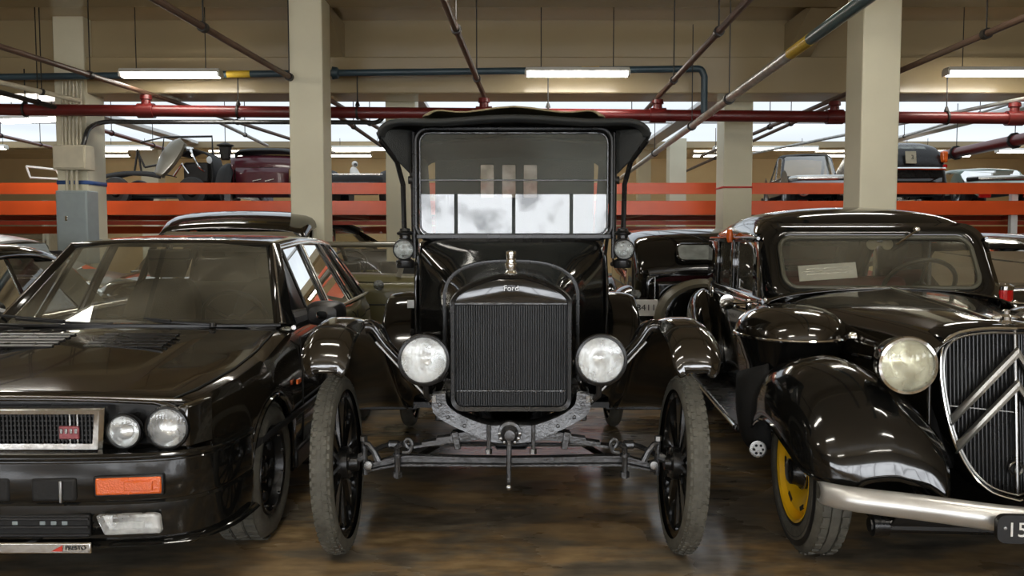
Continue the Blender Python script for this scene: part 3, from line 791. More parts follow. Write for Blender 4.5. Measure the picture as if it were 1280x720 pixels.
for s in (-1, 1):
    # corner flaps hanging under the front bow
    fl = MB().grid(surf([[(x0+s*.735, .94, 1.93), (x0+s*.735, 1.3, 1.95), (x0+s*.73, 2.0, 1.965), (x0+s*.70, 2.88, 1.9)],
                         [(x0+s*.725, .945, 1.90), (x0+s*.725, 1.3, 1.87), (x0+s*.725, 2.0, 1.87), (x0+s*.70, 2.88, 1.82)]], 2, 3))
    fl.build('side_valance', 'canvas', CN, solid=.01)
    MB().grid(surf([[(x0+s*.725, .95, 1.925), (x0+s*.66, .98, 1.95), (x0+s*.565, 1.06, 1.955)],
                    [(x0+s*.70, .97, 1.87), (x0+s*.65, 1.0, 1.84), (x0+s*.57, 1.07, 1.80)],
                    [(x0+s*.655, 1.0, 1.80), (x0+s*.61, 1.03, 1.76), (x0+s*.575, 1.08, 1.72)]], 3, 3)).build('corner_flap', 'canvas', CN, solid=.01)
for y in (1.45, 2.0):
    tube([(x0-.70, y, 1.92)]+spl([(x0-.6, y, 1.99), (x0, y, 2.02), (x0+.6, y, 1.99)], 4)+[(x0+.70, y, 1.92)], .014, 8).build('canopy_bow', 'iron', CN)
# rear curtain with three lights
cx = [(-.60, -.255), (-.145, -.090), (.022, .075), (.187, .62)]
yb = 2.89
RC = MB()
z0, z1, za, zb = 1.22, 2.0, 1.665, 1.925
for a, b in cx: RC.box((x0+(a+b)/2, yb, (z0+z1)/2), (b-a, .012, z1-z0))
for a, b in ((-.255, -.145), (-.090, .022), (.075, .187)):
    RC.box((x0+(a+b)/2, yb, (zb+z1)/2), (b-a, .012, z1-zb)); RC.box((x0+(a+b)/2, yb, (z0+za)/2), (b-a, .012, za-z0))
rc = RC.build('rear_curtain', 'canvas', CN)
for a, b in ((-.255, -.145), (-.090, .022), (.075, .187)):
    MB().box((x0+(a+b)/2, yb, (za+zb)/2), (b-a, .004, zb-za)).build('rear_window', 'glassdim', rc)
    MB().tube(rrect((b-a)/2, za, zb, .012, lambda x, z: (x0+(a+b)/2+x, yb-.008, z), 3), .005, 6, True).build('window_rim', 'canvas', rc)
for s in (-1, 1):
    MB().grid([[(x0+s*.615, 2.88, 1.24), (x0+s*.66, 2.88, 1.95)], [(x0+s*.62, 2.3, 1.24), (x0+s*.70, 2.3, 1.93)]]).build('side_curtain', 'canvas', CN, solid=.008)

# headlamps on forked posts
for s, x in ((-1, -.360), (1, .372)):
    L = lamp(T, 'headlight', (x, -.16, .862), .104, .17, 'black', 'satin', 'lens', bulge=.10)
    tube([(x, -.09, .765), (x, -.08, .70), (s*.335+.0, -.03, .655)], .013, 8).build('lamp_post', 'iron', L)
    MB().tube(spl([(x-.09, -.09, .80), (x-.06, -.09, .765), (x, -.09, .752), (x+.06, -.09, .765), (x+.09, -.09, .80)], 3), .008, 6).build('fork', 'iron', L)
    lathe([(0, .0), (0, .02), (.03, .02), (.034, 0)], 8, (s*.335, -.05, .665), (0, 0, 1)).build('lamp_nut', 'nickel', L)
    # cowl lamps
    xc = x0+s*.588
    K = lamp(T, 'cowl_lamp', (xc, .88, 1.302), .055, .10, 'satin', 'satin', 'lensgrey', bulge=.25)
    lathe([(.04, .035), (.05, .040), (.06, .030), (.075, .03), (.08, .044), (.09, .046), (.10, .03), (.112, .028), (.118, .0)], 16, (xc, .94, 1.302), (0, 0, 1)).build('chimney', 'satin', K)
    lathe([(-.10, 0), (-.10, .046), (-.09, .05), (-.06, .05), (-.052, .03), (-.03, .025)], 16, (xc, .94, 1.302), (0, 0, 1)).build('oil_fount', 'satin', K)
    tube([(xc, .95, 1.22), (x0+s*.54, 1.02, 1.22)], .012, 8).build('bracket', 'iron', K)

# front frame, spring, axle
def fm(a, b, h): return (a, h, b)
up = spl([(-.315, .715), (-.30, .645), (-.24, .588), (-.15, .560), (-.075, .548), (0, .545), (.075, .548), (.15, .560), (.24, .588), (.30, .645), (.315, .715)], 3)
up = spl([(-.283, .712), (-.275, .655), (-.225, .612), (-.14, .575), (-.075, .560), (0, .556), (.075, .560), (.14, .575), (.225, .612), (.275, .655), (.283, .712)], 3)
dn = spl([(-.332, .712), (-.332, .622), (-.25, .565), (-.15, .520), (-.08, .495), (0, .490), (.08, .495), (.15, .520), (.25, .565), (.332, .622), (.332, .712)], 3)
cm = MB().grid([[fm(a, b, -.055) for a, b in up], [fm(a, b, -.062) for a, b in dn]])
cm.grid([[fm(a, b, -.055) for a, b in up], [fm(a, b, .06) for a, b in up]]); cm.grid([[fm(a, b, -.062) for a, b in dn], [fm(a, b, .055) for a, b in dn]])
CMo = cm.build('front_crossmember', 'steel', T, sharp=40, solid=.004)
for s in (-1, 1):
    for (x, z) in ((.305, .655), (.27, .60), (.20, .562)):
        lathe([(0, .009), (.005, .007), (.007, 0)], 8, (s*x, -.062, z), (0, -1, 0)).build('rivet', 'steel', CMo)
    b = tube([(s*.095, -.07, .57), (s*.095, -.07, .455)], .009, 8).build('spring_clip', 'steel', T)
    lathe([(0, 0), (0, .015), (.02, .015), (.02, 0)], 6, (s*.095, -.07, .445), (0, 0, 1)).build('nut', 'nickel', b)
    MB().box((s*.30, .5, .62), (.05, 1.1, .08)).build('frame_rail', 'satin', T, bevel=.006)
# leaf spring
sp = MB()
for k in range(6):
    hl = .445-.062*k; th = .010
    ptsT = []; ptsB = []
    n = 16
    for j in range(n+1):
        x = -hl+2*hl*j/n
        zc = .452+.075*(1-(x/.445)**2)*1.0+.0095*k
        zc = .458+.050*(1-abs(x/.445)**1.6)+.0095*k
        ptsT.append((x, zc+th)); ptsB.append((x, zc))
    sp.prism(ptsT+ptsB[::-1], (-.052, .0), lambda a, b, h: (a, h, b))
SP = sp.build('leaf_spring', 'steel', T, sharp=30)
for s in (-1, 1):
    MB().box((s*.235, -.026, .497), (.028, .066, .075), (0, s*.17, 0)).build('rebound_clip', 'steel', SP, bevel=.003)
    # shackle at each end
    sh = MB().tube(spl([(s*.445, -.06, .470), (s*.455, -.06, .492), (s*.44, -.06, .505), (s*.425, -.06, .488), (s*.435, -.06, .452), (s*.465, -.06, .447)], 4), .009, 8).build('shackle', 'steel', T)
    pc = tube([(s*.465, -.06, .485), (s*.487, -.05, .47), (s*.49, -.04, .44), (s*.49, -.04, .33)], .013, 8).build('spring_perch', 'steel', T)
    lathe([(0, 0), (0, .021), (.024, .021), (.024, 0)], 6, (s*.49, -.04, .335), (0, 0, 1)).build('nut', 'steel', pc)
    lathe([(0, 0), (0, .021), (.012, .021), (.012, 0)], 12, (s*.49, -.04, .425), (0, 0, 1)).build('washer', 'steel', pc)
# I-beam axle
def ibeam(x, z, h=.040, w=.044):
    a, b = h/2, w/2
    return [(x, -b, z+a), (x, b, z+a), (x, b, z+a*.6), (x, b*.3, z+a*.35), (x, b*.3, z-a*.35), (x, b, z-a*.6), (x, b, z-a), (x, -b, z-a), (x, -b, z-a*.6), (x, -b*.3, z-a*.35), (x, -b*.3, z+a*.35), (x, -b, z+a*.6)]
ax_rows = [ibeam(x, z, h) for x, z, h in ((-.625, .372, .03), (-.60, .374, .034), (-.50, .398, .044), (-.45, .400, .046), (-.2, .396, .040), (0, .394, .038), (.2, .396, .040), (.45, .400, .046), (.50, .398, .044), (.60, .374, .034), (.625, .372, .03))]
AX = MB().grid(ax_rows, True); AXo = AX.build('front_axle', 'steel', T, sharp=40)
for s in (-1, 1):
    k = MB().tube([(s*.635, 0, .335), (s*.640, 0, .485)], .013, 10)
    K = k.build('kingpin', 'steel', T)
    MB().tube([(s*.605, -.01, .365), (s*.628, -.01, .362)], .018, 8).build('yoke_lower', 'steel', K)
    MB().tube([(s*.575, -.005, .39), (s*.598, -.005, .44), (s*.622, -.005, .468), (s*.638, 0, .470)], [.017, .014, .014, .014], 8).build('yoke_arm', 'steel', K)
    tube([(s*.640, 0, .415), (s*.71, 0, .388)], [.02, .016], 10).build('spindle', 'steel', K)
    lathe([(0, 0), (0, .017), (.02, .017), (.02, 0)], 6, (s*.641, 0, .485), (0, 0, 1)).build('castle_nut', 'nickel', K)
    lathe([(0, 0), (0, .022), (.02, .018), (.022, 0)], 10, (s*.618, -.02, .385), (0, -1, 0)).build('boss', 'nickel', K)
    MB().tube([(s*.63, .02, .42), (s*.58, .11, .43), (s*.555, .13, .432)], .012, 8).build('steering_arm', 'steel', K)
TR = tube([(-.56, .13, .434), (.56, .13, .434)], .009, 8).build('tie_rod', 'steel', T)
for s in (-1, 1): lathe([(-.03, .009), (-.02, .02), (.02, .02), (.03, .009)], 10, (s*.53, .13, .434), (1, 0, 0)).build('rod_end', 'steel', TR)
tube([(-.30, .11, .447), (.02, -.02, .478), (.12, .05, .487)], .007, 8).build('drag_link', 'steel', T)
for s in (-1, 1): tube([(s*.46, .03, .375), (s*.05, 1.05, .42)], .014, 8).build('radius_rod', 'iron', T)
# crank
cr_ = MB().tube([(-.008, -.10, .528), (-.008, -.125, .50), (-.010, -.128, .34)], [.013, .012, .010], 10)
CRK = cr_.build('crank_handle', 'steel', T)
lathe([(0, .008), (.01, .013), (.04, .012), (.05, 0)], 10, (-.010, -.10, .318), (0, -1, 0)).build('crank_knob', 'nickel', CRK)
tube([(-.010, -.128, .345), (-.010, -.112, .315)], .008, 8).build('crank_end', 'steel', CRK)
lathe([(0, .05), (.03, .05), (.034, .038), (.06, .034), (.075, .022), (.078, 0)], 20, (-.006, -.05, .535), (0, -1, 0)).build('crank_boss', 'steel', CRK)
for k in range(7):
    a = PI*k/6+PI; lathe([(0, .007), (.008, .006), (.01, 0)], 8, (-.006+.043*math.cos(a), -.08, .535+.043*math.sin(a)), (0, -1, 0)).build('stud', 'nickel', CRK)
# engine underside
rows = [[(x, y, z) for x, z in ((-.2*k, .62), (-.17*k, .50), (-.09*k, .43-.04*(k-.5)), (.09*k, .43-.04*(k-.5)), (.17*k, .50), (.2*k, .62))] for y, k in ((.10, .7), (.3, 1.), (.7, 1.), (1.1, .8), (1.5, .5))]
MB().grid(rows).build('oil_pan', 'satin', T, sharp=50, solid=.006)
# rear axle
ra = MB().tube([(-.70, 2.42, .385), (-.2, 2.42, .385), (-.12, 2.42, .385), (0, 2.42, .385), (.12, 2.42, .385), (.2, 2.42, .385), (.70, 2.42, .385)], [.035, .04, .10, .14, .10, .04, .035], 14)
ra.build('rear_axle', 'iron', T, sharp=50)
# ------------------------------------------------------------------ shared car tools
def arch_ys(y0, y1, arches, step=.16):
    ys = set([round(y0, 4), round(y1, 4)])
    y = y0
    while y < y1: ys.add(round(y, 4)); y += step
    for c, R, zc in arches:
        for k in range(13):
            v = c-R*math.cos(PI*k/12)
            if y0 <= v <= y1: ys.add(round(v, 4))
    ys = sorted(ys); out = [ys[0]]
    for v in ys[1:]:
        if v-out[-1] > .006: out.append(v)
    return out
def zlow(y, sill, arches):
    z = sill
    for c, R, zc in arches:
        if abs(y-c) < R: z = max(z, zc+math.sqrt(max(0, R*R-(y-c)**2)))
    return z
def shell(ys, prof, skip=None):
    rows = []
    for y in ys:
        h = prof(y); rows.append([(-x, yy, z) for x, yy, z in reversed(h[1:])]+list(h))
    return MB().grid(rows, skip=(lambda i, j: skip((ys[i]+ys[i+1])/2, j)) if skip else None)
def post(parent, a, b, w, d, m='black', name='pillar'):
    """a pillar from belt point a to roof point b, w wide along y, d deep along x (inwards)"""
    s = 1 if a[0] > 0 else -1
    v = []
    for p in (a, b):
        v += [(p[0], p[1]-w/2, p[2]), (p[0], p[1]+w/2, p[2]), (p[0]-s*d, p[1]+w/2, p[2]), (p[0]-s*d, p[1]-w/2, p[2])]
    return MB().add(v, [(0, 1, 2, 3), (4, 5, 6, 7), (0, 1, 5, 4), (1, 2, 6, 5), (2, 3, 7, 6), (3, 0, 4, 7)]).build(name, m, parent, bevel=.006)
def pane(parent, pts, name='window', m='glass'):
    n = len(pts); return MB().add(pts, [tuple(range(n))]).build(name, m, parent)
def steer_wheel(parent, c, r=.185, tilt=65, spokes=3, m='leather'):
    c = Vector(c); a = math.radians(tilt); ax = Vector((0, math.sin(a), math.cos(a))); u = Vector((1, 0, 0)); w = ax.cross(u)
    o = MB().tube([c+(u*math.cos(2*PI*k/28)+w*math.sin(2*PI*k/28))*r for k in range(28)], .014, 8, True).build('steering_wheel', m, parent)
    for k in range(spokes):
        t = PI/2+2*PI*k/spokes; tube([c-ax*.015, c+(u*math.cos(t)+w*math.sin(t))*r*.97], .012, 6).build('spoke', m, o)
    lathe([(-.02, 0), (-.02, .045), (.01, .04), (.015, 0)], 16, c-ax*.01, ax).build('horn_pad', m, o)
    tube([c, c-ax*.4], .022, 8).build('steering_column', 'plastic', o)
    return o
def front_seat(parent, x, y, z=.52, m='greyseat'):
    o = MB().grid(surf([[(x-.24, y-.28, z), (x-.20, y-.30, z+.06), (x, y-.30, z+.05), (x+.20, y-.30, z+.06), (x+.24, y-.28, z)],
                        [(x-.25, y, z), (x-.21, y, z+.09), (x, y, z+.04), (x+.21, y, z+.09), (x+.25, y, z)],
                        [(x-.25, y+.2, z), (x-.21, y+.2, z+.08), (x, y+.2, z+.05), (x+.21, y+.2, z+.08), (x+.25, y+.2, z)]], 3, 3)).build('seat', m, parent, solid=.02)
    rows = []
    for t, hw, d in ((0, .24, .06), (.2, .25, .075), (.42, .235, .07), (.56, .19, .055), (.62, .13, .03)):
        yy = y+.2+t*.28; zz = z+.05+t
        rows.append([(x-hw, yy+.05, zz), (x-hw, yy-d, zz), (x-hw*.62, yy-d*.2, zz), (x, yy, zz), (x+hw*.62, yy-d*.2, zz), (x+hw, yy-d, zz), (x+hw, yy+.05, zz), (x, yy+.09, zz)])
    MB().grid([spl(r, 2, True) for r in surf([r for r in rows], 2, 1)], True).build('backrest', m, o)
    hy, hz = y+.2+.66*.28, z+.76
    MB().grid([[(x+a*math.cos(t)*s, hy+b*math.sin(t)*s, hz+dz) for t in [2*PI*k/16 for k in range(16)]] for a, b, s, dz in ((.12, .04, .2, -.082), (.125, .045, .9, -.078), (.13, .05, 1, -.04), (.13, .05, 1, .04), (.115, .045, .9, .075), (.10, .04, .2, .082))], True).build('headrest', m, o)
    for s in (-1, 1): tube([(x+s*.05, hy, hz-.14), (x+s*.05, hy, hz-.05)], .006, 6).build('headrest_post', 'chrome', o)
    return o
def side_mirror(parent, s, c, m='plastic'):
    x, y, z = c
    rows = []
    for k, (yy, a, b) in enumerate(((-.075, .03, .02), (-.06, .075, .045), (-.02, .10, .062), (.03, .105, .068), (.055, .105, .068))):
        rows.append([(x+s*.0+a*math.copysign(abs(math.cos(t))**.6, math.cos(t)), y+yy, z+b*math.copysign(abs(math.sin(t))**.6, math.sin(t))) for t in [2*PI*q/20 for q in range(20)]])
    o = MB().grid(rows, True).build('side_mirror', m, parent)
    lathe([(0, 0), (0, .058), ], 20, (x, y+.05, z), (0, 1, 0)).build('mirror_glass', 'chrome', o).scale = (1, 1, 1)
    MB().tube([(x-s*.09, y+.0, z-.01), (x-s*.16, y-.03, z-.03)], [.045, .055], 10).build('mirror_arm', m, o)
    return o
def simple_wheel(parent, R, w, loc, rot=(0, 0, 0), disc='steel', style='disc', tire='rubberdark', rimr=None, tread=True):
    """wheel turning about x; the outer face looks to +x"""
    rr = rimr or R*.62; h = w/2
    d = MB().lathe([(h*.30, 0), (h*.36, rr*.25), (h*.30, rr*.45), (h*.55, rr*.72), (h*.42, rr*.86), (h*.86, rr*.90), (h*.92, rr*.97), (h*.80, rr), (h*.2, rr*.93), (-h*.8, rr*.93), (-h*.9, rr)], 40)
    o = d.build('wheel', disc, parent, loc=loc, rot=rot)
    prof = [(-h*.80, rr*.97), (-h*.99, rr+(R-rr)*.3), (-h, rr+(R-rr)*.62), (-h*.86, R-.018), (-h*.70, R-.004), (-h*.34, R), (-h*.33, R-.007), (-h*.29, R-.007), (-h*.28, R), (0, R+.001), (h*.28, R), (h*.29, R-.007), (h*.33, R-.007), (h*.34, R), (h*.70, R-.004), (h*.86, R-.018), (h, rr+(R-rr)*.62), (h*.99, rr+(R-rr)*.3), (h*.80, rr*.97)]
    t = MB().lathe(prof, 72)
    if tread:
        N = 44
        for k in range(N):
            a = 2*PI*k/N
            for (x0, x1, da) in ((-.8, -.38, .05), (.38, .8, -.05), (-.24, 0, .03), (0, .24, -.03)):
                xm = (x0+x1)/2*h
                t.box((xm, (R+.0015)*math.cos(a+da), (R+.0015)*math.sin(a+da)), ((x1-x0)*h, .007, 2*PI*R/N*.78), (a+da, 0, 0))
    t.build('tire', tire, o, sharp=40)
    return o

# ------------------------------------------------------------------ the low boxy hatchback
D = thing('hatchback_car', 'low boxy black hatchback with twin round headlights and orange turn signal', 'car', (-1.94, 3.80, 0))
AR = [(0, .335, .31), (2.48, .335, .31)]
hw_t = [(-.75, .70), (-.62, .775), (-.45, .815), (-.30, .845), (0, .862), (.35, .845), (.5, .84), (2.1, .84), (2.48, .855), (2.85, .83), (3.05, .76), (3.12, .72)]
zt_t = [(-.75, .742), (-.55, .765), (0, .828), (.45, .895), (.6, .905), (2.9, .93), (3.12, .92)]
def dprof(y):
    w, z = lerp(hw_t, y), lerp(zt_t, y)
    zl = zlow(y, .215, AR)
    zm = max(z-.23, zl+.05)
    cr = .020 if y < .6 else .012
    return [(0, y, z+cr), (.20, y, z+cr*.95), (.40, y, z+cr*.75), (.60, y, z+cr*.3), (w-.10, y, z-.004), (w-.055, y, z-.03), (w-.018, y, z-.10), (w, y, zm), (w, y, (zm+zl)/2), (w-.006, y, zl)]
ys = arch_ys(-.69, 3.12, AR, .14)
NP = 9
body = shell(ys, dprof, skip=lambda y, j: (.62 < y < 2.75 and 4 < j < 13))
BD = body.build('body', 'brownblack', D, sharp=32, solid=.012, off=-1)
# wheel arch lips and liners
for s in (-1, 1):
    for c, R, zc in AR:
        pts = [(s*(lerp(hw_t, c-R*math.cos(a))+.0), c-R*math.cos(a), max(.215, zc+R*math.sin(a))) for a in [PI*k/24 for k in range(-3, 28)]]
        MB().tube(pts, .011, 6).build('arch_lip', 'black', BD)
        ln = MB().grid([[(s*.80, c-(R+.0)*math.cos(a), zc+(R+.0)*math.sin(a)), (s*.55, c-R*math.cos(a), zc+R*math.sin(a))] for a in [PI*k/16 for k in range(-2, 19)]])
        ln.add([(s*.55, c-R*math.cos(a), zc+R*math.sin(a)) for a in [PI*k/16 for k in range(-2, 19)]], [tuple(range(21))])
        ln.build('wheel_liner', 'matte', BD)
    MB().box((s*.835, 1.24, .25), (.05, 1.72, .10)).build('side_skirt', 'plastic', D, bevel=.012)
# shut lines of the bonnet, bulge and vents
HB = MB().grid(surf([[(x, y, lerp(zt_t, y)+.020-.02*(abs(x)/.6)**2*.7+h*(1-(abs(x)/.44)**2)**.5 if abs(x) < .44 else lerp(zt_t, y)+.012) for x in (-.44, -.40, -.28, -.12, 0, .12, .28, .40, .44)] for y, h in ((-.60, .002), (-.45, .012), (0, .026), (.30, .022), (.44, .004))], 2, 2))
HB.build('hood_bulge', 'brownblack', D, sharp=60)
for s in (-1, 1):
    v = MB()
    for k in range(5):
        y = .00+k*.05
        v.box((s*.25-.08, y, lerp(zt_t, y)+.044), (.36, .022, .012), (.35, 0, 0))
    v.build('hood_vent', 'satin', D, bevel=.002)
    pts = [(s*(lerp(hw_t, y)-.105), y, lerp(zt_t, y)+.002) for y in (-.66, -.5, -.2, .1, .42)]
    tube(pts, .004, 6).build('shut_line', 'matte', BD)
tube([(x, -.672, .757+.012*(1-(x/.72)**2)) for x in (-.70, -.35, 0, .35, .70)], .006, 6).build('hood_edge_glint', 'oldchrome', BD)  # bright line put along the hood edge for its thin reflection
# nose panel with grille and lamps
NY = -.70
MB().prism([(-.735, .585), (-.725, .742), (-.4, .757), (.4, .757), (.725, .742), (.735, .585)], (NY+.037, NY+.08), lambda a, b, h: (a, h, b)).build('nose_panel', 'satin', D, bevel=.006)
for s in (-1, 1):
    MB().prism([(NY-.012, .742), (NY-.012, .585), (-.60, .585), (-.60, .758)], (.0, .04), lambda a, b, h: (s*(.70+h+(a-NY)*.5), a, b)).build('nose_corner', 'brownblack', D, bevel=.008)
go = [(.434, .738), (-.434, .738), (-.422, .580), (.422, .580)]
gi = [(.405, .716), (-.405, .716), (-.395, .606), (.395, .606)]
G = MB().grid([[(x, NY-.028, z) for x, z in gi], [(x, NY-.036, z) for x, z in [(a*.985, b) for a, b in gi]], [(x, NY-.040, z) for x, z in [(a*.97+0.0, (b-.66)*.93+.66) for a, b in go]], [(x, NY-.028, z) for x, z in go], [(x, NY+.01, z) for x, z in go]], True).build('grille', 'oldchrome', D, sharp=30)
mm = MB()
for k in range(54):
    mm.box((-.395+.79*(k+.5)/54, NY-.012, .661), (.006, .014, .112))
for k in range(6): mm.box((0, NY-.010, .615+k*.018), (.80, .010, .004))
mm.build('grille_mesh', 'plastic', G)
MB().box((0, NY-.002, .661), (.80, .004, .115)).build('grille_back', 'matte', G)
# badges and their holder strip
bx = .306
MB().box((bx-.008, NY-.022, .645), (.075, .012, .050)).build('badge', 'badge', G, bevel=.004)
for k in range(4): MB().box((bx-.034+.018*k, NY-.030, .652), (.010, .004, .018)).build('badge_letter', 'nickel', G, bevel=.001)
MB().box((bx-.006, NY-.018, .64), (.008, .010, .16)).build('badge_strip', 'nickel', G, bevel=.002)
MB().box((bx+.022, NY-.018, .64), (.008, .010, .16)).build('badge_strip', 'nickel', G, bevel=.002)
for s in (-1, 1):
    for x, z, r in ((.500, .648, .064), (.660, .662, .079)):
        L = lamp(D, 'headlight', (s*x, NY-.012, z), r, .066, 'plastic', 'satin', 'lensclear', bulge=.12)
# bumper: a profile swept round the nose
def bump(sec, n=4):
    plan = [(0, -.80, 0, -1), (.35, -.795, .05, -1), (.62, -.765, .2, -1), (.755, -.70, .65, -.75), (.825, -.58, .95, -.3), (.848, -.42, 1, -.05), (.852, -.34, 1, 0)]
    plan = [(-x, y, -nx, ny) for x, y, nx, ny in reversed(plan[1:])]+plan
    return [[(x+nx*o, y+ny*o, z) for o, z in sec] for x, y, nx, ny in plan]
BM = MB().grid(surf(bump([(-.06, .585), (.004, .582), (.012, .572), (.010, .560), (.0, .555), (.004, .548), (.006, .500), (.006, .42), (.0, .405), (.008, .395), (.008, .33), (.0, .262), (-.03, .240)]), 3, 1)).build('bumper', 'black', D, sharp=25, solid=.01, off=-1)
BM2 = MB().grid(surf(bump([(.009, .577), (.014, .573), (.014, .568), (.009, .563)]), 3, 1)).build('bumper_strip', 'black', BM)
MB().grid(surf(bump([(-.02, .262), (.02, .258), (.034, .246), (.02, .240), (-.02, .240)]), 3, 1)).build('chin_spoiler', 'black', D, sharp=40)
# air slots between the lamps of the bumper
for x0_, x1_ in ((-.36, -.20), (.20, .36), (-.12, .12)):
    MB().box(((x0_+x1_)/2, -.804, .455), (x1_-x0_, .02, .085)).build('air_slot', 'matte', BM, bevel=.01)
MB().box((.31, -.812, .45), (.012, .02, .08)).build('slot_bar', 'nickel', BM, bevel=.003)
MB().box((0, -.806, .322), (.82, .02, .085)).build('lower_intake', 'matte', BM, bevel=.008)
for k in range(3):
    MB().box((0, -.820, .292+.030*k), (.82, .012, .009)).build('intake_bar', 'plastic', BM, bevel=.002)
for x in (.14, .24, .28, .32): MB().box((x, -.812, .335), (.022, .01, .016)).build('intake_stud', 'panelgrey', BM, bevel=.003)
for s in (-1, 1):
    # turn signal
    rz_ = s*.12
    p = MB().box((0, 0, 0), (.232, .03, .066)).build('turn_signal', 'amber', D, bevel=.008, loc=(s*.545, -.785, .466), rot=(0, 0, rz_))
    MB().box((s*.0-.0, -.014, 0), (.004, .006, .062)).build('lens_rib', 'amber', p)
    MB().box((.035*s, -.017, 0), (.10, .006, .035)).build('bulb_bulge', 'amber', p, bevel=.003)
    MB().box((0, .004, 0), (.245, .03, .078)).build('signal_bezel', 'plastic', p, bevel=.006)
    # fog lamp
    fo = MB().prism([(-.115, .036), (.085, .036), (.105, .030), (.112, -.036), (-.085, -.036)], (-.018, .02), lambda a, b, h: (s*a, h, b)).build('fog_light', 'lens', D, loc=(s*.55, -.80, .328), rot=(0, 0, rz_), bevel=.008)
    MB().prism([(-.10, .028), (.08, .028), (.10, -.028), (-.078, -.028)], (.015, .03), lambda a, b, h: (s*a, h, b)).build('reflector', 'mirrorbowl', fo)
    MB().box((s*.0, -.0185, 0), (.11, .004, .026)).build('lens_center', 'lens', fo, bevel=.003)
# pale strip carried under the chin with lettering
st = MB().box((0, -.865, .262), (.88, .012, .040)).build('plate_strip', 'oldchrome', D, bevel=.005)
MB().add([(.300, -.873, .252), (.340, -.873, .252), (.340, -.873, .274)], [(0, 1, 2)]).build('logo', 'redtape', st)
text('lettering', 'PRESTO', .021, 'print', st, (.386, -.873, .264), (PI/2, 0, 0), .0008)
for s in (-1, 1): MB().box((s*.2, -.83, .262), (.03, .07, .012)).build('strip_bracket', 'satin', st)
# cabin
zb, zr = .915, 1.335
AP = {}
belt = lambda y: (.835 if y < 2.2 else .835-.03*(y-2.2))-.045
bz_ = lambda y: lerp(zt_t, y)-.012
A0, A1 = (.735, .55, .912), (.565, 1.02, 1.322)
# roof
rr = []
for y, hw, z in ((1.0, .575, 1.322), (1.03, .58, 1.338), (1.12, .585, 1.350), (1.6, .585, 1.372), (2.1, .575, 1.368), (2.5, .555, 1.350), (2.72, .54, 1.325), (2.76, .53, 1.312)):
    rr.append([(-hw, y, z-.045), (-hw+.004, y, z-.022), (-hw+.05, y, z-.004), (-.3, y, z+.008), (0, y, z+.012), (.3, y, z+.008), (hw-.05, y, z-.004), (hw-.004, y, z-.022), (hw, y, z-.045)])
RF = MB().grid(surf(rr, 3, 3)).build('roof', 'brownblack', D, sharp=50, solid=.02, off=-1)
rl = MB().box((0, 1.9, 1.315), (1.05, 1.5, .01)).build('headliner', 'greyseat', RF)
MB().tube([(-.57, 1.0, 1.322), (0, .975, 1.338), (.57, 1.0, 1.322)], .014, 8).build('windshield_header', 'black', RF)
wz = .907
ws = surf([[(-.735, .56, wz), (-.4, .47, wz+.006), (0, .44, wz+.01), (.4, .47, wz+.006), (.735, .56, wz)], [(-.555, 1.01, 1.320), (-.3, .975, 1.332), (0, .965, 1.336), (.3, .975, 1.332), (.555, 1.01, 1.320)]], 2, 3)
MB().grid(ws).build('windshield', 'glass', D)
MB().tube([(x, y-.01, z+.004) for x, y, z in ws[0]], .010, 6).build('windshield_seal', 'plastic', D)
